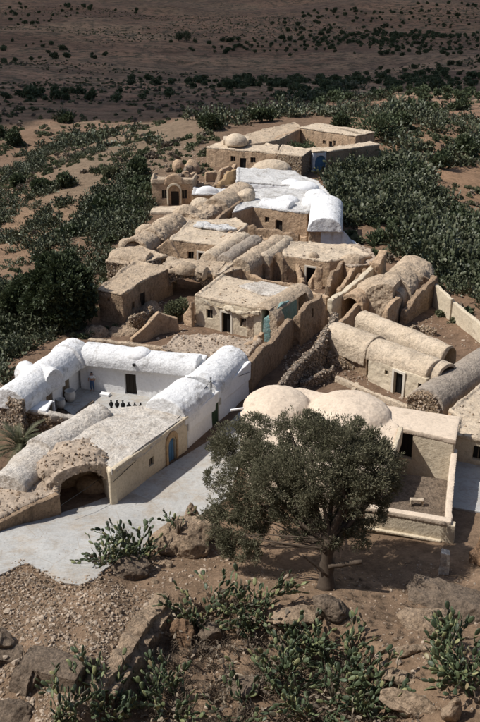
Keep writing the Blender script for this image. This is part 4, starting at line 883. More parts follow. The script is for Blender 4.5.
t = thing('ruined_dome', 'small beehive ruin at the left end of the far ruins', 'ruin', P(178, 172)); part('dome', [dome(P(178, 171, 0), 1.1, 1.1, .3, 1.7)], 'wall', t, V3_, .12, [obox(P(178, 174, .5), (1, 0), .6, 1.2, 0, 1.1)])
t = thing('ruined_dome', 'second rounded ruin with an arched hollow in the far ruins', 'ruin', P(192, 174)); part('dome', [dome(P(192, 173, 0), 1.3, 1.1, .3, 1.9)], 'wall', t, V3_, .12, [obox(P(192, 176, .5), (1, 0), .7, 1.2, 0, 1.2)])
t = house('shrine_house', 'flat roofed building with three black openings and a domed lantern', 'house', [(214, 149), (277, 154), (279, 146), (252, 141), (222, 141), (206, 148)], 3.0, wall='wall', roof='roof_light', vox=V3_,
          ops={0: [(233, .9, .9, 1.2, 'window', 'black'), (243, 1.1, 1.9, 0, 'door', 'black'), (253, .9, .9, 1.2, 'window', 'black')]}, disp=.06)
part('drum', [obox(P(236, 143, 3.1), (1, 0), 4.4, 4.0, 2.9, 3.9)], 'roof_light', t, V3_, .04); part('dome', [dome(P(236, 142, 3.9), 1.9, 1.9, 3.85, 1.5)], 'roof_light', t, V3_, .03)
t = thing('tomb_dome', 'rounded tan hump roof in front of the flat roofed shrine', 'house', P(275, 172)); part('dome', [dome(P(272, 170, 1.5), 3.2, 2.4, 1.5, 1.6), dome(P(262, 172, 1.2), 2.0, 1.6, 1.2, 1.2)], 'roof_light', t, V3_, .06)
part('wall', [prism(Q([(256, 176), (286, 177), (284, 168), (260, 168)], 1.6), -.5, 1.6)], 'wall', t, V3_, .06)
house('long_wing', 'long sloping flat roof wing leading back from the dome', 'house', [(247, 146), (277, 141), (303, 128), (296, 123), (262, 130), (236, 138)], 3.2, wall='wall', roof='roof', vox=V3_, ops={0: [(262, .7, .8, 1.2, 'window', 'black')], 1: []})
house('stone_block', 'square brown stone block at the mouth of the far compound', 'house', [(277, 154), (302, 157), (311, 150), (282, 146)], 3.4, wall='stone', roof='roof_light', vox=V3_)
# far compound
t = thing('compound', 'large far courtyard house with a blue arched gate and thick tan walls', 'house', P(340, 150))
z = 3.4
def ring(pts, z, dpt, ops=(), mat='wall', rmat='roof_light'):
    w = [P(a, b, z) for a, b in pts]; 
    for i in range(len(w) - 1):
        a, b = Vector(w[i][:2]), Vector(w[i + 1][:2]); d = (b - a).normalized(); s = Vector((-d.y, d.x)); s = s if s.y > 0 else -s
        qq = [tuple(a), tuple(b), tuple(b + s * dpt[i]), tuple(a + s * dpt[i])]
        cuts = openings(t, a, b, [o for k, o in ops if k == i], 0)
        part('wall', [prism(qq, -2.0, z)], mat, t, V3_, .06, cuts); part('roof', [prism(grow(qq, .15), z - .05, z + .25)], rmat, t, V3_, .08)
ring([(300, 128), (356, 137)], z, [5.5], [(0, (334, .7, .8, 1.3, 'window', 'black')), (0, (331, 1.0, 1.9, 0, 'door', 'black')), (0, (324, .6, .6, 1.3, 'window', 'black'))])
ring([(313, 153), (327, 152)], 3.1, [3], [(0, (320.5, 2.0, 2.6, 0, 'arch door', 'blue'))], mat='bluewhite')
ring([(327, 152.5), (354, 149), (380, 145)], 3.0, [2.6, 2.6], mat='wall_brown')
ring([(358, 136), (366, 135)], 3.4, [7])
part('wall', [prism(Q([(274, 139), (300, 129), (302, 127), (276, 136)], 3.4), -1, 3.4)], 'wall', t, V3_, .06)
# pole and cables
t = thing('utility_pole', 'thin metal pole standing against the white street wall', 'pole', P(211, 424))
pb = P(211.5, 424, 0); v_, f_ = lathe((pb[0], pb[1] - .1, 0), [(.07, 0), (.06, 2), (.045, 4.0)], 8); mk('shaft', v_, f_, M['metal'], t)
v_, f_ = lathe((pb[0], pb[1] - .1, 3.97), [(.07, 0), (.08, .05), (.03, .12)], 8); mk('cap', v_, f_, M['metal'], t)
def tube(pts, r, n=6):
    pts = [Vector(p) for p in pts]; r = r if isinstance(r, (list, tuple, np.ndarray)) else [r] * len(pts); v = []; up = Vector((0, 0, 1)); m = len(pts); px_ = None
    for i, p in enumerate(pts):
        d = (pts[min(m - 1, i + 1)] - pts[max(0, i - 1)]).normalized()
        a = d.cross(up if abs(d.z) < .95 else Vector((1, 0, 0))).normalized() if px_ is None else (px_ - d * px_.dot(d)).normalized()
        px_ = a; b = d.cross(a)
        for j in range(n):
            t_ = 2 * math.pi * j / n; q_ = p + (a * math.cos(t_) + b * math.sin(t_)) * r[i]; v.append(tuple(q_))
    f = [(i * n + j, i * n + (j + 1) % n, (i + 1) * n + (j + 1) % n, (i + 1) * n + j) for i in range(m - 1) for j in range(n)]
    f += [tuple(range(n - 1, -1, -1)), tuple((m - 1) * n + j for j in range(n))]; return v, f
def cable(A, B, sag, label):
    pts = [(A[0] + (B[0] - A[0]) * k / 14, A[1] + (B[1] - A[1]) * k / 14, A[2] + (B[2] - A[2]) * k / 14 - sag * 4 * (k / 14) * (1 - k / 14)) for k in range(15)]
    tag(mk('cable', *tube(pts, .022, 5), M['black']), label, 'cable', None)
top = (pb[0], pb[1] - .14, 3.75)
cable(top, P(113, 482, 2.0)[:2] + (2.0,), .25, 'upper black cable slung in front of the cream facade')
cable((top[0], top[1], 2.9), P(60, 506, 1.7), .35, 'lower black cable crossing below the blue door towards the portal')
cable(top, (*P(250, 372, 2.3)[:2], 2.3), .15, 'short black cable along the white street wall')
# ------------------------------------------------------------------ vegetation and stones
def xf(c, x, y, z): return Matrix(((x[0], y[0], z[0], c[0]), (x[1], y[1], z[1], c[1]), (x[2], y[2], z[2], c[2]), (0, 0, 0, 1)))
def pad_mesh(n=9, rings=True):
    v = []; f = []
    out = [(.5 * (.78 + .22 * math.sin(t)) * math.cos(t), .5 + .5 * math.sin(t)) for t in [2 * math.pi * k / n - math.pi / 2 for k in range(n)]]
    for x, z in out: v.append((x * (.66 if rings else .92), 0, z))
    if rings:
        for s in (-1, 1):
            for x, z in out: v.append((x * .66 * .7, .035 * s, .5 + (z - .5) * .7))
        c0 = len(v); v += [(0, -.05, .52), (0, .05, .52)]
        for k in range(n):
            k2 = (k + 1) % n
            f += [(k, k2, n + k2, n + k), (n + k, n + k2, c0), (k2, k, 2 * n + k, 2 * n + k2), (2 * n + k2, 2 * n + k, c0 + 1)]
    else:
        c0 = len(v); v += [(0, -.06, .5), (0, .06, .5)]
        for k in range(n): k2 = (k + 1) % n; f += [(k, k2, c0), (k2, k, c0 + 1)]
    return v, f
def opuntia(seed, n, spread, size=.38, up=.35):
    """list of pad matrices grown from the ground"""
    r = random.Random(seed); L = []; tips = []
    for k in range(max(3, int(spread * 9))):
        a = r.uniform(0, 6.28); d = spread * math.sqrt(r.random()) * .75
        tips.append((Vector((d * math.cos(a), d * math.sin(a), -.1)), Vector((math.cos(a) * .3, math.sin(a) * .3, 1)).normalized(), 0))
    while len(L) < n and tips:
        i = min(len(tips) - 1, int(r.random() ** 1.6 * len(tips))); p, z, g_ = tips.pop(i)
        q = Vector((r.gauss(0, 1), r.gauss(0, 1), r.gauss(0, .3))); x = z.cross(q).normalized(); y = z.cross(x); s = size * r.uniform(.7, 1.2)
        L.append(xf(p, x * s * r.uniform(.8, 1.1), y * s, z * s))
        for c in range(r.choice((1, 2, 2, 3)) if g_ < 8 else 0):
            a = r.uniform(-1.1, 1.1); e = p + z * s * (.5 + .46 * math.cos(a)) + x * s * .3 * math.sin(a)
            dz = (z * math.cos(a) + x * math.sin(a) + y * r.gauss(0, .4) + Vector((p.x, p.y, 0)) * .25 + Vector((0, 0, up))).normalized()
            if e.z > -.05: tips.append((e, dz, g_ + 1))
    return L
def merged(name, vf, mats_, mat):
    v0, f0 = vf; v0 = np.array(v0); V = []; Fc = []; k = len(v0)
    for i, m in enumerate(mats_):
        m = np.array(m); V.append(v0 @ m[:3, :3].T + m[:3, 3]); Fc += [tuple(j + i * k for j in q) for q in f0]
    me = bpy.data.meshes.new(name); me.from_pydata(np.concatenate(V).tolist(), [], Fc); me.materials.append(mat); return me
def rock_mesh(name, seed, r=1.0, sub=2, mat=None, rough=.25, sq=(1, 1, .75), facet=.0):
    bm = bmesh.new(); bmesh.ops.create_icosphere(bm, subdivisions=sub, radius=1); v = np.array([x.co[:] for x in bm.verts])
    rs = np.random.default_rng(seed)
    for k in range(13):       # flat broken faces
        n_ = rs.normal(size=3); n_ /= np.linalg.norm(n_); h = rs.uniform(.5, .9); d = v @ n_; v = v - np.outer(np.clip(d - h, 0, None), n_) * .85
    v = v * (1 + rough * fbm(v + seed * 3.7, 1.3, 3, seed))[:, None] * np.array(sq) * r
    for x, c in zip(bm.verts, v): x.co = c
    me = bpy.data.meshes.new(name); bm.to_mesh(me); bm.free(); me.materials.append(mat or M['rock'])
    me.polygons.foreach_set('use_smooth', [sub > 2] * len(me.polygons)); return me
proto_n = [0]
def protos(meshes):
    proto_n[0] += 1; c = bpy.data.collections.new('seedbank_%d' % proto_n[0])
    for k, me in enumerate(meshes): c.objects.link(bpy.data.objects.new('p%02d_%d' % (k, proto_n[0]), me))
    return c
def scatter(name, label, pts, sc, coll, tilt=.15, rr=1):
    r = np.random.default_rng(rr); n = len(pts); me = bpy.data.meshes.new(name); me.vertices.add(n); me.vertices.foreach_set('co', np.asarray(pts).ravel())
    a = me.attributes.new('sc', 'FLOAT', 'POINT'); a.data.foreach_set('value', np.asarray(sc, float))
    a = me.attributes.new('rt', 'FLOAT_VECTOR', 'POINT'); a.data.foreach_set('vector', np.stack([r.normal(0, tilt, n), r.normal(0, tilt, n), r.uniform(0, 6.28, n)], 1).ravel())
    a = me.attributes.new('ix', 'INT', 'POINT'); a.data.foreach_set('value', r.integers(0, len(coll.objects), n).astype(np.int32))
    o = bpy.data.objects.new(name, me); COL.objects.link(o); ng = bpy.data.node_groups.new(name, 'GeometryNodeTree')
    ng.interface.new_socket('Geometry', in_out='INPUT', socket_type='NodeSocketGeometry'); ng.interface.new_socket('Geometry', in_out='OUTPUT', socket_type='NodeSocketGeometry')
    gi = ng.nodes.new('NodeGroupInput'); go = ng.nodes.new('NodeGroupOutput'); ci = ng.nodes.new('GeometryNodeCollectionInfo'); ci.inputs[0].default_value = coll
    ci.inputs['Separate Children'].default_value = True; ci.inputs['Reset Children'].default_value = True
    ip = ng.nodes.new('GeometryNodeInstanceOnPoints'); ip.inputs['Pick Instance'].default_value = True
    def at(nm, ty):
        x = ng.nodes.new('GeometryNodeInputNamedAttribute'); x.data_type = ty; x.inputs[0].default_value = nm; return x.outputs[0]
    L = ng.links.new; L(gi.outputs[0], ip.inputs['Points']); L(ci.outputs[0], ip.inputs['Instance']); L(at('ix', 'INT'), ip.inputs['Instance Index'])
    e2r = ng.nodes.new('FunctionNodeEulerToRotation'); L(at('rt', 'FLOAT_VECTOR'), e2r.inputs[0]); L(e2r.outputs[0], ip.inputs['Rotation']); L(at('sc', 'FLOAT'), ip.inputs['Scale']); L(ip.outputs[0], go.inputs[0])
    md = o.modifiers.new('scatter', 'NODES'); md.node_group = ng
    return tag(o, label, kind='stuff')
def fill(poly, dens, seed=1, nz=None, thr=0.0, cap=9000):
    """random ground points inside an outline surveyed on the photo"""
    r = np.random.default_rng(seed); w = G([a for a, b in poly], [b for a, b in poly]); x0, y0 = w[:, 0].min(), w[:, 1].min(); x1, y1 = w[:, 0].max(), w[:, 1].max()
    n = int(min(200000, (x1 - x0) * (y1 - y0) * dens)); x = r.uniform(x0, x1, n); y = r.uniform(y0, y1, n); j_ = v3(x, y); wob = 3.2 if nz else 0; k = inside(x + wob * fbm(j_, .12, 3, 91), y + wob * 1.5 * fbm(j_, .1, 3, 92), [tuple(p[:2]) for p in w])
    if nz: k &= vn(v3(x, y), nz, seed + 3) > thr
    x, y = x[k][:cap], y[k][:cap]; return np.stack([x, y, hgt(x, y)], 1)

# leaf crowns
def leaves(blobs, n, ls, seed, wd=.35, up=.4, shell=.55, gap=-.42):
    """blobs (x,y,z,r[,flat]); returns verts, faces of n small leaf faces spread through the crown"""
    r = np.random.default_rng(seed); B = np.array([(*b[:4], b[4] if len(b) > 4 else .8) for b in blobs]); w = B[:, 3] ** 2.2; i = r.choice(len(B), n, p=w / w.sum())
    d = r.normal(size=(n, 3)); d /= np.linalg.norm(d, axis=1)[:, None]; rad = np.where(r.random(n) < .72, shell + (1.08 - shell) * r.random(n) ** .7, r.random(n) ** .5)
    lump = 1 + .34 * vn(B[i, :3] + d * B[i, 3:4], 1.4 / max(.3, B[:, 3].mean()), seed) + .14 * vn(B[i, :3] + d * B[i, 3:4], 4.2 / max(.3, B[:, 3].mean()), seed + 1)
    p = B[i, :3] + d * (B[i, 3] * rad * lump)[:, None] * np.stack([np.ones(n), np.ones(n), B[i, 4]], 1)
    keep = vn(p, 2.1 / max(.4, B[:, 3].mean()), seed + 2) + .35 * vn(p, 5.5 / max(.4, B[:, 3].mean()), seed + 4) > gap; p = p[keep]; d = d[keep]; m = len(p)
    t = d + r.normal(0, .6, (m, 3)) + np.array([0, 0, up]); t /= np.linalg.norm(t, axis=1)[:, None]; q = np.cross(t, r.normal(size=(m, 3))); q /= np.linalg.norm(q, axis=1)[:, None]
    L = ls * r.uniform(.6, 1.4, m)[:, None]; a = p - q * L * wd / 2; b = p + q * L * wd / 2; c = p + t * L + q * L * wd * .2; e = p + t * L * .6 - q * L * wd * .5
    V = np.stack([a, b, c, e], 1).reshape(-1, 3); F2 = np.arange(m * 4).reshape(-1, 4); return V, F2
def npmesh(name, V, F4, mat):
    me = bpy.data.meshes.new(name); me.vertices.add(len(V)); me.vertices.foreach_set('co', V.ravel()); me.loops.add(F4.size); me.loops.foreach_set('vertex_index', F4.ravel().astype(np.int32))
    me.polygons.add(len(F4)); me.polygons.foreach_set('loop_start', np.arange(0, F4.size, 4)); me.polygons.foreach_set('loop_total', np.full(len(F4), 4)); me.update(); me.materials.append(mat); return me
def limb(a, b, r0, r1, seed, bend=.15, n=7):
    rr = random.Random(seed); a = Vector(a); b = Vector(b); L = (b - a).length; o = Vector((rr.uniform(-1, 1), rr.uniform(-1, 1), rr.uniform(-.3, .8))) * L * bend
    pts = [a.lerp(b, k / n) + o * math.sin(math.pi * k / n) + Vector((rr.uniform(-1, 1), rr.uniform(-1, 1), 0)) * L * .015 for k in range(n + 1)]
    return tube(pts, [(r0 + (r1 - r0) * (k / n) ** .8) * rr.uniform(.8, 1.22) for k in range(n + 1)], 9)
def tree(name, label, base, blobs, tr, n, ls, mat, seed=1, fork=.35, group=None, cat='tree', wd=.35, shell=.55, trunk_mat='bark', extra=(), gap=-.42):
    t = thing(name, label, cat, base, group); bx, by, bz = base; top = max(b[2] for b in blobs); rr = random.Random(seed)
    fz_ = bz + (top - bz) * fork; cxy = Vector((bx + rr.uniform(-.2, .2), by + rr.uniform(-.2, .2), fz_)); tubes = [limb((bx, by, bz - .3), cxy, tr * 1.25, tr * .8, seed, .08)]
    for k, b in enumerate(blobs): tubes.append(limb(cxy.lerp(Vector((bx, by, fz_ - (fz_ - bz) * .25)), rr.random()), b[:3], tr * (.45 if b[2] > fz_ else .14), tr * (.1 if b[2] > fz_ else .04), seed + k + 5, .12))
    tubes += list(extra)
    mk('trunk', *join(tubes), M[trunk_mat], t, smooth=True)
    V, F4 = leaves(blobs, n, ls, seed, wd, shell=shell, gap=gap); me = npmesh('crown', V, F4, M[mat]); o = bpy.data.objects.new('crown', me); COL.objects.link(o); o.parent = t; o.matrix_parent_inverse = Matrix.Translation(t.location).inverted()
    return t

# the big tree in front
B0 = g1(325, 588)
bl = []
for px, py, z, r in [(222, 452, 4.6, 1.1), (238, 440, 5.3, 1.25), (262, 452, 5.9, 1.5), (292, 433, 7.0, 1.2), (300, 448, 6.6, 1.5), (330, 434, 7.3, 1.3), (345, 448, 7.0, 1.5), (372, 446, 6.6, 1.25), (384, 462, 5.6, 1.1), (364, 470, 6.0, 1.5),
        (243, 478, 4.4, 1.4), (275, 480, 5.4, 1.6), (310, 478, 6.0, 1.8), (345, 490, 5.2, 1.6), (380, 492, 4.3, 1.0), (372, 512, 3.6, 1.1), (226, 505, 2.9, 1.0), (248, 508, 3.2, 1.15), (233, 530, 1.9, .85), (219, 540, 1.4, .65), (252, 534, 2.1, .75),
        (290, 505, 4.0, 1.3), (318, 512, 4.0, 1.4), (345, 522, 3.4, 1.1), (330, 538, 2.9, .8), (360, 535, 2.8, .8), (300, 530, 3.0, .75), (214, 478, 3.6, .75), (389, 478, 5.0, .7), (214, 520, 1.9, .75), (238, 550, 1.0, .6), (262, 520, 2.6, .9), (276, 528, 2.4, .75), (226, 548, 1.0, .6), (250, 552, 1.3, .6), (256, 425, 6.3, .8), (354, 424, 7.4, .8), (310, 422, 7.6, .8)]:
    a = P(px, py, z + B0[2]); bl.append((*a, r * (.82 + .3 * ((px * 7 + py * 3) % 10) / 10), .9))
ex = [limb((B0[0] + .1, B0[1] - .1, B0[2] + 1.5), (B0[0] + 1.9, B0[1] - .2, B0[2] + 1.9), .16, .11, 71, .1), limb((B0[0] + .1, B0[1] - .1, B0[2] + .9), (B0[0] - 1.3, B0[1] - .2, B0[2] + 2.3), .13, .05, 72, .1), limb((B0[0], B0[1], B0[2]), (B0[0] + .9, B0[1] - .5, B0[2] - .1), .22, .08, 73, .1), limb((B0[0], B0[1], B0[2]), (B0[0] - .7, B0[1] - .5, B0[2] - .1), .2, .08, 74, .1)]
tree('broad_tree', 'big grey-green feathery tree in front of the cream domed house', B0, bl, .38, 250000, .14, 'leaf_tree', 5, .42, wd=.28, shell=.45, extra=ex, gap=-.07)
print('tree base', B0, 'crown Y', min(b[1] for b in bl), max(b[1] for b in bl))
# dark trees on the left slope
b0 = g1(58, 330); s0 = b0[2]
def pb_(px, py, dz, r, fl=.85): a = P(px, py, s0 + dz); return (*a, r, fl)
tree('dark_tree', 'large dark green tree on the slope left of the village', b0, [pb_(58, 272, 5.8, 1.7), pb_(42, 280, 5.0, 1.5), pb_(74, 278, 5.0, 1.5), pb_(60, 292, 4.4, 2.0), pb_(82, 294, 3.6, 1.4), pb_(38, 300, 3.2, 1.4), pb_(62, 312, 2.4, 1.7), pb_(84, 309, 2.0, 1.1), pb_(48, 263, 6.2, 1.2), pb_(66, 262, 6.0, 1.1)], .35, 38000, .3, 'leaf_dark', 8, .3, wd=.6)
b0 = g1(22, 320); s0 = b0[2]
tree('dark_tree', 'smaller dark tree at the left edge behind the large dark one', b0, [pb_(24, 290, 3.0, 1.5), pb_(14, 300, 2.2, 1.3), pb_(30, 304, 2.0, 1.3)], .2, 9000, .3, 'leaf_dark', 9, .3, wd=.6)
def bush(name, label, px, py, wpx, hpx, mat, n=2500, ls=.25, seed=1, cat='bush', group=None, z=None):
    b = g1(px, py) if z is None else P(px, py, z); d = b[1] * cp - (b[2] - CAM_H) * sp; s = F / d; R_ = wpx / s / 2; H = hpx / s / .92; rr = random.Random(seed)
    k = max(3, int(R_ / (H * .35))); bb = []
    for i in range(k + 3):
        a = rr.uniform(-1, 1); bb.append((b[0] + a * (R_ - H * .3), b[1] + rr.uniform(-.5, .5) * R_, b[2] + H * rr.uniform(.4, .75) * (1 - .3 * abs(a)), H * rr.uniform(.28, .42), .9))
    return tree(name, label, b, bb, max(.04, H * .04), n, ls, mat, seed, .3, group, cat, wd=.6)
for k, a in enumerate([
    ('small_tree', 'round dark tree standing alone at the left edge above the cactus rows', 15, 146, 12, 14, 'leaf_dark'),
    ('bush', 'green bush nearest the left edge among the cactus rows', 18, 188, 15, 13, 'leaf_mid'),
    ('bush', 'wide low bright green bush in the cactus rows on the left', 43, 190, 22, 10, 'leaf_mid'),
    ('bush', 'dull green bush between the wide green bush and the villa slope', 66, 187, 14, 12, 'leaf_mid'),
    ('bush', 'fresh green bush on the crest left of the arched villa', 112, 177, 17, 9, 'leaf_bush'),
    ('small_tree', 'dark spreading bush on the crest above the dense cactus slope', 138, 176, 22, 16, 'leaf_mid'),
    ('small_tree', 'left of the two far trees standing alone on the dark plain', 179, 41, 8, 9, 'leaf_dark'),
    ('small_tree', 'taller right one of the two far trees alone on the dark plain', 187, 41, 8, 11, 'leaf_dark'),
    ('small_tree', 'round dark tree on the orange terrace at the right edge', 440, 168, 20, 16, 'leaf_mid'),
    ('small_tree', 'dark tree below the groves at the right edge', 466, 156, 24, 18, 'leaf_dark'),
    ('small_tree', 'big dark tree just behind the far compound', 372, 140, 46, 32, 'leaf_mid'),
    ('small_tree', 'dark tree behind the left corner of the far compound wall', 343, 131, 24, 18, 'leaf_dark'),
    ('small_tree', 'dark tree standing on the terraces right of the compound', 402, 130, 26, 16, 'leaf_dark'),
    ('small_tree', 'wide dark tree behind the long wing of the shrine building', 262, 122, 30, 14, 'leaf_dark'),
    ('small_tree', 'dark tree left of the shrine dome', 212, 130, 26, 14, 'leaf_dark'),
]): bush(*a[:6], a[6], 2600, .45, 60 + k, cat='tree' if 'tree' in a[0] else 'bush')
bush('bush', 'dry olive-green bush in the sunken yard below the cave-like vault', 180, 318, 30, 20, 'leaf_bush', 7000, .18, 31, z=.0)
bush('bush', 'dark green bush inside the court of the far compound', 302, 158, 26, 16, 'leaf_mid', 3000, .3, 32, z=.0)
bush('bush', 'small green bush at the foot of the white domed annex', 352, 240, 14, 8, 'leaf_mid', 1800, .2, 33)

# palm behind the stone wall
def palm(px, py):
    b = g1(px, py); t = thing('palm', 'short date palm with arching fronds beside the brown rubble wall', 'palm', b); r = random.Random(4)
    mk('trunk', *tube([(b[0], b[1], b[2] - .4), (b[0] + .05, b[1], b[2] + .7), (b[0], b[1], b[2] + 1.5)], [.42, .38, .32], 10), M['bark'], t)
    for k in range(58):
        a = r.uniform(0, 6.28); el = r.uniform(.15, 1.3); L = r.uniform(2.7, 3.7); V = []; Fc = []; pts = []
        for i in range(10):
            s = i / 9; rad = L * (s * math.cos(el) + .12 * s * s); h = L * (s * math.sin(el) - .62 * s * s * (1.25 - .5 * el)); pts.append(Vector((b[0] + rad * math.cos(a), b[1] + rad * math.sin(a), b[2] + 1.45 + h)))
        vv, ff = tube(pts, [.03 * (1 - i / 11) for i in range(10)], 4); V += vv; Fc += ff
        sd_ = Vector((-math.sin(a), math.cos(a), 0))
        for i in range(2, 30):
            s = i / 30 * 9; p = pts[int(s)].lerp(pts[min(9, int(s) + 1)], s % 1); dr = (pts[min(9, int(s) + 1)] - pts[int(s)]).normalized(); ll = .42 * math.sin(math.pi * min(1, (i + 3) / 34)) + .08
            for q in (-1, 1):
                e = p + (sd_ * q * .8 + dr * .7 + Vector((0, 0, .25 - .2 * r.random()))).normalized() * ll; o_ = len(V); V += [tuple(p - dr * .02), tuple(p + dr * .03), tuple(e)]; Fc.append((o_, o_ + 1, o_ + 2))
        mk('frond', V, Fc, M['palm'], t)
palm(22, 466)

# near prickly pears: pads are objects of their own
padme = [bpy.data.meshes.new('pad')]; v_, f_ = pad_mesh(); padme[0].from_pydata(v_, [], f_); padme[0].materials.append(M['cactus']); padme[0].polygons.foreach_set('use_smooth', [True] * len(padme[0].polygons))
pm = _new('prickly_pear_pad_near')
def near_cactus_mat():
    m, n, b = pm; oi = n.nodes.new('ShaderNodeObjectInfo'); g = n.nodes.new('ShaderNodeNewGeometry').outputs['Position']
    col = ramp(n, oi.outputs['Random'], [(0., (.10, .08, .055)), (.08, (.035, .05, .026)), (.4, (.06, .085, .042)), (.7, (.10, .13, .065)), (.9, (.20, .22, .10)), (.97, (.30, .29, .14)), (1., (.20, .14, .09))])
    vor = n.nodes.new('ShaderNodeTexVoronoi'); vor.inputs['Scale'].default_value = 22; n.links.new(g, vor.inputs['Vector']); col = mix(n, ramp(n, vor.outputs['Distance'], [(.1, .7), (.2, 0.)]), col, (.3, .28, .2))
    col = mix(n, .5, col, ramp(n, noise(n, g, 5, 4, .7), [(.3, .5), (.7, 1.)]), 'MULTIPLY'); n.links.new(col, b.inputs['Base Color']); b.inputs['Roughness'].default_value = .5; b.inputs['Specular IOR Level'].default_value = .35; return m
padme[0].materials.clear(); padme[0].materials.append(near_cactus_mat())
def prickly(label, px, py, spread, n, seed, size=.36, z=None, group=None, up=.35):
    b = g1(px, py) if z is None else P(px, py, z); t = thing('prickly_pear', label, 'cactus', b, group); L = opuntia(seed, n, spread, size, up); r = random.Random(seed)
    st = []
    for k in range(5):
        a = r.uniform(0, 6.28); st.append(limb((0, 0, -.2), (math.cos(a) * spread * .5, math.sin(a) * spread * .5, .5), .08, .05, k + seed, .1))
    mk('stem', *join(st), M['stem'], t, world_co=False, smooth=True)
    for m in L:
        o = bpy.data.objects.new('pad', padme[0]); COL.objects.link(o); o.parent = t
        zf = float(hgt([b[0] + m[0][3]], [b[1] + m[1][3]])[0]) - b[2] if z is None else 0
        m = m.copy(); m[2][3] += max(-1.2, min(.8, zf)); o.matrix_local = m
    return t
for k, a in enumerate([
    ('tall prickly pear with dark green pads behind the rounded boulder by the street', 132, 560, 1.04, 286, 0.40, .5),
    ('spreading left-hand prickly pear leaning over the pale street edge', 106, 565, 0.85, 187, 0.37, .2),
    ('prickly pear in the gully beside the brown ledge', 200, 628, 0.95, 242, 0.40, .35),
    ('bushy prickly pear in the middle of the foreground bank', 252, 622, 1.09, 286, 0.40, .35),
    ('large prickly pear at the right edge of the foreground', 452, 668, 1.14, 300, 0.42, .4),
    ('prickly pear in the lower right corner cut by the frame', 478, 700, 0.95, 242, 0.42, .3),
    ('low prickly pear at the bottom edge, leftmost in the foreground', 62, 722, 0.76, 154, 0.40, .2),
    ('prickly pear at the bottom edge below the small ruined vault', 105, 716, 0.76, 198, 0.40, .3),
    ('small prickly pear sprouting from the ledge beside the gully', 97, 680, 0.33, 48, 0.37, .5),
    ('dense prickly pear at the bottom edge left of the bare slope', 175, 712, 0.95, 264, 0.40, .3),
    ('prickly pear with pale pads under the tree, top of the big clump', 300, 655, 1.14, 264, 0.40, .3),
    ('prickly pear with yellowish pads in the middle of the big clump', 345, 680, 1.23, 300, 0.42, .35),
    ('prickly pear on the left of the big clump with bare stems', 282, 690, 0.95, 220, 0.40, .3),
    ('prickly pear at the bottom edge in the big clump', 310, 718, 1.14, 286, 0.42, .35),
    ('prickly pear at the bottom right of the big clump', 372, 714, 0.95, 220, 0.42, .35),
    ('prickly pear at the bottom edge right of the bare slope', 235, 722, 0.76, 132, 0.40, .3),
]): prickly(a[0], a[1], a[2], a[3], a[4], 100 + k, a[5], up=a[6])

tw = []
for k in range(4):
    r9 = random.Random(500 + k); T = []
    for j in range(26):
        a = r9.uniform(0, 6.28); d = r9.uniform(.2, 1.0); T.append(limb((r9.uniform(-.3, .3), r9.uniform(-.3, .3), -.05), (math.cos(a) * d, math.sin(a) * d, r9.uniform(.15, .8)), .018, .006, j * 3 + k, .25, 4))
    V, Fc = join(T); me = bpy.data.meshes.new('dead_twigs'); me.from_pydata(V, [], Fc); me.materials.append(M['stem']); tw.append(me)
TW = protos(tw)
dead = [merged('dead_pads', (v_, f_), opuntia(700 + k, 40, .7, .3, .0), M['dry']) for k in range(3)]
DP = protos(dead)
GP = [(105, 722), (118, 690), (150, 650), (175, 618), (215, 606), (290, 625), (350, 645), (390, 672), (412, 700), (425, 740), (105, 740)]
_p = fill(GP, 1.6, 5); scatter('dead_twigs', 'tangle of dead purple-brown twigs in the foreground gully', _p, np.random.default_rng(3).uniform(.5, 1.1, len(_p)), TW, .3, 5)
_p = fill(GP, .7, 6); scatter('dead_pads', 'withered brown cactus pads lying in the foreground gully', _p, np.random.default_rng(4).uniform(.5, 1.0, len(_p)), DP, .5, 6)
_p = fill([(120, 590), (330, 575), (440, 590), (430, 722), (110, 722)], 2.0, 7); scatter('dry_tufts', 'small dry tufts on the brown foreground soil', _p, np.random.default_rng(4).uniform(.12, .35, len(_p)), TW, .3, 7)
# boulders and outcrops
def boulder(label, px, py, r, sq, mat, seed, rz=0.0, sink=.3, name='boulder', sub=5, z=None):
    b = g1(px, py) if z is None else P(px, py, z); me = rock_mesh('stone', seed, r, sub, M[mat], .16, sq); c = np.empty(len(me.vertices) * 3); me.vertices.foreach_get('co', c); c = c.reshape(-1, 3)
    nn = np.empty(len(me.vertices) * 3); me.vertices.foreach_get('normal', nn); nn = nn.reshape(-1, 3); q = c + np.array(b); c = c + nn * (.05 * r * (1 - 2 * np.abs(vn(q, 2.2 / r ** .5, seed))) + .03 * r * vn(q, 5, seed) + .018 * vn(q, 12, seed))[:, None]; me.vertices.foreach_set('co', c.ravel()); me.set_sharp_from_angle(angle=R(32))
    o = bpy.data.objects.new(name, me); COL.objects.link(o); o.location = (b[0], b[1], b[2] + r * sq[2] * (1 - sink) * .6); o.rotation_euler = (0, 0, rz); tag(o, label, 'rock', kind='thing'); return o
boulder('big sandy outcrop beside the street with a cactus growing on top', 182, 548, 2.3, (1.0, .75, .8), 'rock', 11, .2)
boulder('sandy rock knob forming the right shoulder of the outcrop', 205, 535, 1.3, (.9, .8, .9), 'rock', 12, .9)
boulder('upper horn of the sandy outcrop', 193, 528, .9, (.6, .6, 1.7), 'rock', 13, .3)
boulder('grey-brown rounded boulder below the roadside prickly pear', 133, 573, 1.05, (1.1, .8, .75), 'rock_dark', 14, .5)
boulder('small pale rock on the gravel next to the outcrop', 167, 566, .5, (1, .8, .6), 'rock', 15)
boulder('pointed brown rock at the foot of the big tree', 330, 612, 1.15, (1.0, .7, .8), 'rock_dark', 16, -.3)
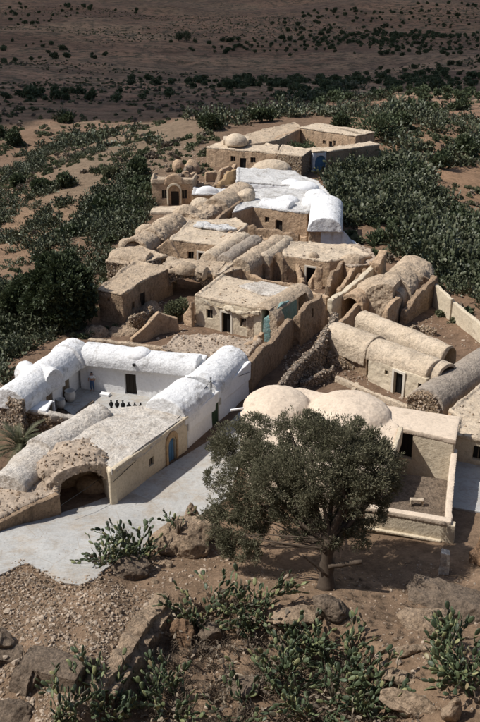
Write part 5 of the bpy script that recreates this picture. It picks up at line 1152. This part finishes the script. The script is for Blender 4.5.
boulder('brown boulder in the gully between two prickly pears', 213, 640, .8, (1, .9, .8), 'rock_dark', 17, .3)
boulder('reddish rock under the left gully cactus', 184, 640, .9, (.8, .8, 1.1), 'rock_orange', 18, .1)
boulder('orange-brown boulder at the right edge below the pavement', 482, 562, 1.3, (.7, .8, 1.0), 'rock_orange', 19, .3)
boulder('long pale slab lying on the right foreground bank', 408, 652, 1.0, (1.25, .42, .25), 'rock', 20, .25)
boulder('flat pale stone in the right foreground below the slab', 398, 680, 1.1, (1.0, .5, .35), 'rock', 21, -.6)
boulder('long rounded stone at the bottom right of the big clump', 412, 710, 1.2, (1.3, .5, .45), 'rock', 22, -.4)
boulder('pale rock at the bottom edge near the right corner', 452, 718, .8, (.7, .6, .9), 'rock', 23, .4)
boulder('rough brown ledge running below the stone post', 440, 600, 2.0, (1.1, .8, .3), 'rock_dark', 24, -.3)
boulder('lower brown ledge on the right of the shaded bank', 426, 624, 1.5, (1.0, .7, .4), 'rock', 25, .2)
boulder('second brown ledge reaching the right edge', 470, 612, 1.7, (1.1, .8, .4), 'rock_dark', 26, .5)
_w = []
for a_, b_ in [(168, 600), (160, 612), (150, 624), (140, 640), (128, 656), (116, 672), (104, 690)]:
    q_ = g1(a_ - 6, b_); _w.append((q_[0], q_[1], q_[2] + .55))
t = thing('ledge_wall', 'broken rock ledge with a dark drop beside the foreground gully', 'wall', _w[0]); part('stone', [strip(_w, .9, -1.2, .5, .5, 6), strip([(x + .35, y - .2, z - .45) for x, y, z in _w], .9, -1.2, .5, .5, 9)], 'rock', t, .07, .16)
boulder('block of tan rock beside the lowest ledge', 95, 690, .7, (1, .8, .7), 'rock', 29)
boulder('dark rock at the left edge beside the small ruined vault', 2, 645, .8, (.8, .8, .8), 'rock_dark', 30)
boulder('weathered stone half buried below the tree trunk', 296, 618, 1.5, (1.3, .5, .3), 'rock', 31, .1)
boulder('flat stone under the big clump of prickly pears', 245, 690, .9, (1.1, .8, .45), 'rock_dark', 32)
boulder('pale stones on the bare slope between cactus clumps', 262, 668, .45, (1, .8, .6), 'rock', 33)
boulder('brown boulder in the bottom left corner', 8, 718, .9, (1.3, .9, .4), 'rock_dark', 34)
prickly('small prickly pear growing on top of the sandy outcrop', 178, 530, .5, 36, 131, .34, z=g1(182, 548)[2] + 1.9, up=.2)
prickly('single pale sprig of prickly pear on the outcrop horn', 193, 520, .25, 9, 132, .36, z=g1(193, 528)[2] + 1.6, up=.2)
# small ruined vault in the lower left foreground
zz = g1(40, 665)[2]; t = thing('ruined_vault', 'low half buried remains of a rounded vault in the gravel bank', 'ruin', g1(40, 665))
part('shell', [vault(P(22, 668, zz), P(84, 688, zz - .3), 2.7, zz - .2, 1.0, 1.5)], 'rock_dark', t, .07, .12, [vault(P(8, 662, zz), P(44, 675, zz), 1.9, zz - .3, .85, 2), obox(P(60, 700, zz), (3, -1), 3.2, 1.2, zz - 2, zz + 2)])
t = wallthing('ruined_wall', 'low earth bank wall in the lower left foreground', 'wall', [(-20, 655, zz + .6), (10, 650, zz + .3), (22, 652, zz + .1)], .9, 'rock_dark', zz - 2, .3, .1, .15)

# masses of cactus on the slopes
cl = []
v_, f_ = pad_mesh(6, False)
for k in range(6): cl.append(merged('cactus_clump', (v_, f_), opuntia(200 + k, 95, 1.1, .42, .3), M['cactus_far']))
CC = protos(cl)
bp = []
for k in range(4):
    rr = random.Random(k); V, F4 = leaves([(rr.uniform(-.5, .5), rr.uniform(-.5, .5), rr.uniform(.4, .9), rr.uniform(.4, .65)) for _ in range(5)], 420, .3, 300 + k, .7); bp.append(npmesh('scrub', V, F4, M[('leaf_mid', 'leaf_dark')[k % 2]]))
BC = protos(bp)
lb_ = []
for k in range(4):
    rr = random.Random(k + 50); V, F4 = leaves([(rr.uniform(-.5, .5), rr.uniform(-.5, .5), rr.uniform(.25, .6), rr.uniform(.3, .5)) for _ in range(5)], 160, .38, 340 + k, .7); lb_.append(npmesh('low_scrub', V, F4, M[('leaf_bush', 'dry', 'leaf_bush', 'leaf_mid')[k]]))
LB = protos(lb_)
def mass(name, label, specs, coll, sc, rr=1):
    A = [];
    for i, sp_ in enumerate(specs): A.append(fill(*sp_[:2], seed=rr * 50 + i, **(sp_[2] if len(sp_) > 2 else {})))
    A = np.concatenate(A); r = np.random.default_rng(rr); print(name, len(A)); hh = np.clip(.5 + .55 * vn(A * [1, 1, 0], .22, rr) + .35 * vn(A * [1, 1, 0], .5, rr + 1), 0, 1)
    return scatter(name, label, A - [0, 0, .1], (sc[0] + (sc[1] - sc[0]) * hh) * r.uniform(.8, 1.2, len(A)), coll, rr=rr, tilt=.3)
mass('cactus_slope', 'dense grey-green prickly pear thicket covering the left slope', [
    ([(58, 238), (72, 222), (92, 205), (128, 182), (148, 179), (152, 205), (146, 218), (126, 238), (104, 254), (98, 268), (88, 255), (70, 250)], 1.7, dict(nz=.25, thr=-.9)),
    ([(-30, 310), (14, 280), (95, 335), (70, 345), (35, 365), (8, 388), (-40, 415)], 2.0, dict(nz=.3, thr=-.95)),
    ([(-20, 385), (4, 395), (-2, 420), (-30, 430)], .5), ([(60, 345), (90, 332), (92, 290), (104, 262), (100, 250), (60, 250), (20, 280), (0, 300)], .9, dict(nz=.3, thr=-.5))], CC, (.45, .85), 2)
mass('cactus_rows', 'loose rows of prickly pear on the terraced left hillside', [
    ([(-20, 150), (60, 138), (120, 150), (150, 174), (120, 184), (60, 202), (-20, 215)], .7, dict(nz=.14, thr=.02)),
    ([(30, 222), (80, 198), (125, 183), (92, 206), (72, 222), (60, 240), (90, 260), (60, 262), (20, 270)], .8, dict(nz=.22, thr=.05)),
    ([(-30, 215), (30, 205), (30, 280), (-40, 310)], .7, dict(nz=.16, thr=.08))], CC, (.4, .8), 3)
mass('cactus_thicket', 'tall dense prickly pear thicket filling the right slope', [
    ([(322, 208), (327, 172), (345, 160), (385, 152), (412, 162), (440, 195), (480, 225), (540, 250), (540, 345), (482, 314), (438, 268), (400, 258), (380, 240), (356, 226), (344, 205)], 1.1, dict(nz=.2, thr=-.5))], CC, (.5, 1.35), 4)
mass('terrace_cactus', 'bands of prickly pear on the terraces beyond the village', [
    ([(180, 122), (250, 108), (330, 92), (350, 84), (385, 90), (420, 104), (520, 112), (520, 135), (400, 124), (330, 118), (200, 132)], .09, dict(nz=.08, thr=.22)),
    ([(385, 118), (520, 122), (520, 220), (480, 215), (440, 190), (415, 160), (395, 148)], .18, dict(nz=.13, thr=.15)),
    ([(-20, 152), (60, 118), (150, 128), (160, 168), (60, 150)], .08, dict(nz=.12, thr=.3))], CC, (.9, 1.7), 5)
mass('thicket_bushes', 'darker bushes growing among the right hand cactus', [([(322, 208), (327, 172), (345, 160), (385, 152), (412, 162), (440, 195), (480, 225), (540, 250), (540, 345), (482, 314), (438, 268), (400, 258), (380, 240), (356, 226), (344, 205)], .3, dict(nz=.15, thr=-.1)), ([(62, 236), (92, 205), (148, 180), (150, 210), (104, 252), (90, 255)], .12)], BC, (.5, 1.4), 12)
# scrub on the plain
def ppoly(p): return p
mass('plain_scrub', 'scattered dark scrub dotted over the plain', [
    ([(-60, 108), (0, 98), (60, 92), (118, 102), (115, 109), (50, 110), (-60, 116)], .025, dict(nz=.03, thr=-.1)),
    ([(95, 44), (140, 38), (300, 38), (430, 26), (455, 40), (300, 54), (150, 50)], .0035, dict(nz=.012, thr=-.2)),
    ([(-80, 140), (560, 140), (560, 70), (-80, 70)], .006, dict(nz=.012, thr=.15)),
    ([(-80, 70), (560, 70), (560, 8), (-80, 8)], .0022, dict(nz=.006, thr=.0)),
    ([(240, 80), (360, 66), (490, 70), (490, 86), (380, 84), (300, 92)], .006, dict(nz=.02, thr=-.1))], BC, (.9, 2.8), 6)
mass('low_scrub', 'fine low scrub speckling the plain and the hillsides', [
    ([(-40, 150), (520, 150), (520, 100), (-40, 100)], .06, dict(nz=.04, thr=-.05, cap=14000)),
    ([(-60, 104), (540, 104), (540, 60), (-60, 60)], .04, dict(nz=.02, thr=-.05, cap=22000)),
    ([(-60, 60), (540, 60), (540, 12), (-60, 12)], .022, dict(nz=.009, thr=-.05, cap=30000)),
    ([(-30, 300), (30, 285), (60, 250), (150, 180), (155, 125), (-30, 125)], .3, dict(nz=.16, thr=.0, cap=14000)),
    ([(385, 118), (520, 122), (520, 240), (440, 200), (400, 150)], .3, dict(nz=.1, thr=-.1, cap=9000)), ([(150, 178), (150, 145), (205, 130), (215, 160), (200, 176)], .35, dict(nz=.2, thr=-.1)), ([(330, 240), (345, 205), (400, 262), (440, 275), (480, 320), (470, 322), (430, 284), (380, 262)], .5, dict(nz=.3, thr=-.1)), ([(90, 350), (70, 345), (95, 330), (92, 285), (104, 262), (110, 300), (120, 335)], .6, dict(nz=.3, thr=-.2))], LB, (.35, .95), 8)
# olive groves in rows: nearest 300 are trees of their own
ol = []
for k in range(3):
    rr = random.Random(40 + k); V, F4 = leaves([(rr.uniform(-.9, .9), rr.uniform(-.9, .9), rr.uniform(1.6, 2.6), rr.uniform(.8, 1.2)) for _ in range(6)], 260, .7, 310 + k, .8)
    tv, tf = tube([(0, 0, -.5), (.1, 0, 1), (0, .1, 2)], [.25, .2, .15], 5); me = npmesh('olive_tree', V, F4, M['leaf_mid']); 
    bm = bmesh.new(); bm.from_mesh(me); vv = [bm.verts.new(p) for p in tv]
    for q in tf:
        fc = bm.faces.new([vv[i] for i in q]); fc.material_index = 1
    bm.to_mesh(me); bm.free(); me.materials.append(M['bark']); ol.append(me)
rows = []
for poly, sx_, sy_, ang in [([(205, 53), (245, 40), (300, 41), (425, 30), (450, 36), (430, 44), (300, 56), (230, 58)], 8, 24, .12), ([(350, 48), (400, 36), (475, 34), (478, 44), (420, 52)], 8, 22, -.2), ([(300, 100), (330, 90), (360, 92), (345, 105)], 6, 7, .4), ([(380, 92), (400, 78), (470, 84), (480, 105), (420, 100)], 7, 9, .2), ([(60, 100), (150, 92), (190, 98), (110, 106)], 9, 16, .1), ([(330, 14), (400, 10), (480, 14), (480, 22), (380, 22)], 11, 40, .1)]:
    w = G([a for a, b in poly], [b for a, b in poly])[:, :2]; c = w.mean(0); rad = np.abs(w - c).max() * 1.5; u_, v_ = np.meshgrid(np.arange(-rad, rad, sx_), np.arange(-rad, rad, sy_)); u_, v_ = u_.ravel() + rng.normal(0, .5, u_.size), v_.ravel() + rng.normal(0, .5, u_.size)
    x = c[0] + u_ * math.cos(ang) - v_ * math.sin(ang); y = c[1] + u_ * math.sin(ang) + v_ * math.cos(ang); k = inside(x, y, [tuple(p) for p in w]) & (rng.random(len(x)) > .12)
    rows.append(np.stack([x[k], y[k], hgt(x[k], y[k])], 1))
rows = np.concatenate(rows); rows = rows[np.argsort(rows[:, 1])]; print('olives', len(rows))
pj = proj(rows[:, 0], rows[:, 1], rows[:, 2]); vis = (pj[0] > 0) & (pj[0] < 480) & (pj[1] > 0); rows = rows[vis]
for k, p in enumerate(rows[:300]):
    o = bpy.data.objects.new('olive_tree', ol[k % 3]); COL.objects.link(o); o.location = p; s = rng.uniform(.6, 1.0); o.scale = (s, s, s * rng.uniform(.85, 1.1)); o.rotation_euler = (0, 0, rng.uniform(0, 6.28)); tag(o, 'small dark olive tree standing in the grove rows on the plain', 'tree', 'olive trees in rows on the plain')
if len(rows) > 300: scatter('far_olive_grove', 'farther rows of olive trees on the plain', rows[300:], rng.uniform(.8, 1.3, len(rows) - 300), protos(ol), rr=9)

# loose stones
RC = protos([rock_mesh('rubble', 400 + k, 1, 1, M['gravel'] if k % 2 else M['rock'], .2, (1, .8, .6)) for k in range(6)])
def stones(name, label, specs, sc, rr):
    A = []
    for i, (poly, dens, z) in enumerate(specs):
        p = fill(poly, dens, seed=rr * 31 + i, cap=42000); p[:, 2] += z; A.append(p)
    A = np.concatenate(A); r = np.random.default_rng(rr); print(name, len(A)); return scatter(name, label, A, sc[0] + (sc[1] - sc[0]) * r.random(len(A)) ** 3, RC, .6, rr)
stones('gravel_bank', 'loose broken stone covering the lower left bank', [([(-40, 590), (20, 570), (70, 592), (100, 578), (150, 590), (165, 605), (150, 640), (110, 680), (80, 722), (-40, 740)], 85, .0)], (.03, .17), 1)
stones('foreground_stones', 'small stones strewn over the brown foreground', [([(150, 560), (430, 575), (430, 650), (400, 722), (110, 722), (150, 640)], 16, .0), ([(400, 560), (480, 560), (480, 722), (400, 722)], 14, 0), ([(60, 588), (150, 560), (230, 540), (240, 560), (150, 585)], 14, 0), ([(-40, 586), (20, 560), (45, 570), (62, 580), (80, 582), (100, 566), (125, 556), (128, 566), (100, 586), (60, 596), (-40, 604)], 40, .1)], (.02, .12), 2)
stones('angular_rubble', 'larger angular stones lying about the foreground', [([(-40, 600), (60, 596), (150, 600), (150, 640), (110, 680), (80, 722), (-40, 740)], 1.6, .02), ([(150, 585), (300, 600), (420, 640), (480, 600), (480, 722), (110, 722)], 1.6, .0), ([(140, 560), (235, 545), (250, 570), (150, 590)], 2.5, 0)], (.08, .34), 4)
stones('street_grit', 'scattered grit and pebbles on the pale street', [([(30, 562), (0, 560), (0, 545), (110, 520), (190, 490), (225, 470), (225, 500), (160, 535), (100, 575)], 3, .1)], (.012, .05), 5)
stones('village_rubble', 'fallen stones and earth between the ruined rooms', [([(272, 345), (300, 330), (345, 335), (375, 362), (372, 380), (330, 385), (290, 395)], 9, .05), ([(395, 318), (430, 290), (500, 345), (480, 362), (440, 345)], 3, 0), ([(100, 330), (125, 325), (160, 300), (205, 300), (195, 335), (130, 342)], 4, 0), ([(240, 290), (330, 250), (385, 262), (330, 330), (250, 385)], 3, 0), ([(130, 300), (150, 215), (250, 190), (310, 232), (240, 262)], 1.5, 0), ([(148, 200), (150, 150), (205, 138), (215, 165), (300, 160), (290, 180), (230, 190)], 3.0, 0), ([(360, 365), (450, 405), (455, 415), (370, 400)], 4, 0)], (.05, .28), 3)
# rubble slope heaped against the vaulted house
t = thing('rubble_heap', 'steep heap of fallen stone left of the framed black doorway', 'rubble', P(350, 358)); part('heap', [dome(P(346, 362, 0), 2.6, 2.0, -.2, 1.6), dome(P(360, 366, 0), 1.8, 1.4, -.2, 1.1), dome(P(330, 352, 0), 1.6, 2.2, -.2, 1.5)], 'stone', t, .1, .22)
t = thing('rubble_heap', 'slope of tumbled stone in front of the dark walled house', 'rubble', P(140, 318)); part('heap', [dome(P(140, 322, 0), 2.4, 1.6, -.2, .9), dome(P(152, 312, 0), 1.4, 1.4, -.2, 1.0), dome(P(120, 332, 0), 2.4, 1.3, -.5, .9)], 'rock', t, .1, .25)

# ------------------------------------------------------------------ the man in the courtyard
def person():
    b = Vector(P(92.5, 391, .1)); t = thing('person', 'man in a pale shirt and blue jeans standing in the white courtyard, seen from behind', 'person', tuple(b), rz=math.pi * .93)
    J = {'pel': (0, 0, .93, .15), 'wa': (0, .0, 1.10, .135), 'ch': (0, -.01, 1.32, .165), 'nk': (0, -.01, 1.48, .065), 'hd': (0, .0, 1.60, .095), 'ht': (0, .0, 1.69, .085),
         'sl': (-.19, 0, 1.42, .065), 'el': (-.30, -.04, 1.16, .048), 'wl': (-.26, .12, .98, .034), 'sr': (.19, 0, 1.42, .065), 'er': (.29, -.05, 1.16, .048), 'wr': (.26, .1, .97, .034),
         'hl': (-.1, 0, .86, .1), 'kl': (-.12, .03, .49, .065), 'al': (-.13, -.02, .1, .045), 'tl': (-.14, .15, .04, .04), 'hr': (.1, 0, .86, .1), 'kr': (.12, .01, .49, .065), 'ar': (.12, -.04, .1, .045), 'tr': (.14, .13, .04, .04)}
    def fig(nm, keys, edges, mat, fat=1.0, root=None):
        me = bpy.data.meshes.new(nm); me.from_pydata([J[k][:3] for k in keys], [(keys.index(a), keys.index(b_)) for a, b_ in edges], []); me.materials.append(mat); o = bpy.data.objects.new(nm, me); COL.objects.link(o)
        o.modifiers.new('s', 'SKIN'); 
        for i, k in enumerate(keys): sv = me.skin_vertices[0].data[i]; sv.radius = (J[k][3] * fat,) * 2; sv.use_root = (k == root)
        o.modifiers.new('u', 'SUBSURF').levels = 2; o.modifiers['u'].render_levels = 2; o.parent = t; return o
    for k in list(J): pass
    J['fl'] = (-.25, .19, .93, .03); J['fr'] = (.25, .17, .92, .03)
    ks = list(J); E = [('pel', 'wa'), ('wa', 'ch'), ('ch', 'nk'), ('nk', 'hd'), ('hd', 'ht'), ('ch', 'sl'), ('sl', 'el'), ('el', 'wl'), ('wl', 'fl'), ('ch', 'sr'), ('sr', 'er'), ('er', 'wr'), ('wr', 'fr'), ('pel', 'hl'), ('hl', 'kl'), ('kl', 'al'), ('al', 'tl'), ('pel', 'hr'), ('hr', 'kr'), ('kr', 'ar'), ('ar', 'tr')]
    fig('body', ks, E, flat('skin', (.36, .2, .13), .6, .1), 1, 'pel')
    fig('shirt', ['wa', 'ch', 'sl', 'el', 'sr', 'er'], [('wa', 'ch'), ('ch', 'sl'), ('sl', 'el'), ('ch', 'sr'), ('sr', 'er')], flat('pale_shirt', (.62, .64, .66), .9, .1), 1.17, 'wa')
    fig('jeans', ['wa', 'pel', 'hl', 'kl', 'al', 'hr', 'kr', 'ar'], [('wa', 'pel'), ('pel', 'hl'), ('hl', 'kl'), ('kl', 'al'), ('pel', 'hr'), ('hr', 'kr'), ('kr', 'ar')], flat('blue_denim', (.06, .1, .2), .9, .1), 1.14, 'pel')
    J['hd'] = (0, -.015, 1.63, .1); J['ht'] = (0, -.01, 1.70, .085); fig('hair', ['hd', 'ht'], [('hd', 'ht')], flat('dark_hair', (.02, .015, .012), .8, .1), 1.06, 'hd')
    for s in (-1, 1):
        me = rock_mesh('eye', 1, .012, 1, M['black'], 0, (1, 1, 1)); o = bpy.data.objects.new('eye', me); COL.objects.link(o); o.parent = t; o.location = (s * .035, .09, 1.61)
    me = rock_mesh('nose', 2, .02, 1, bpy.data.materials['skin'], 0, (.7, 1.2, 1.2)); o = bpy.data.objects.new('nose', me); COL.objects.link(o); o.parent = t; o.location = (0, .1, 1.585)
person()
#@@END
finish()
_s = np.concatenate(STONES); print('stones', len(_s)); _r = np.random.default_rng(77)
scatter('wall_stones', 'stones standing proud of the rubble walls and fallen on the roofs', _s, .06 + .13 * _r.random(len(_s)) ** 2, RC, 1.0, 78)
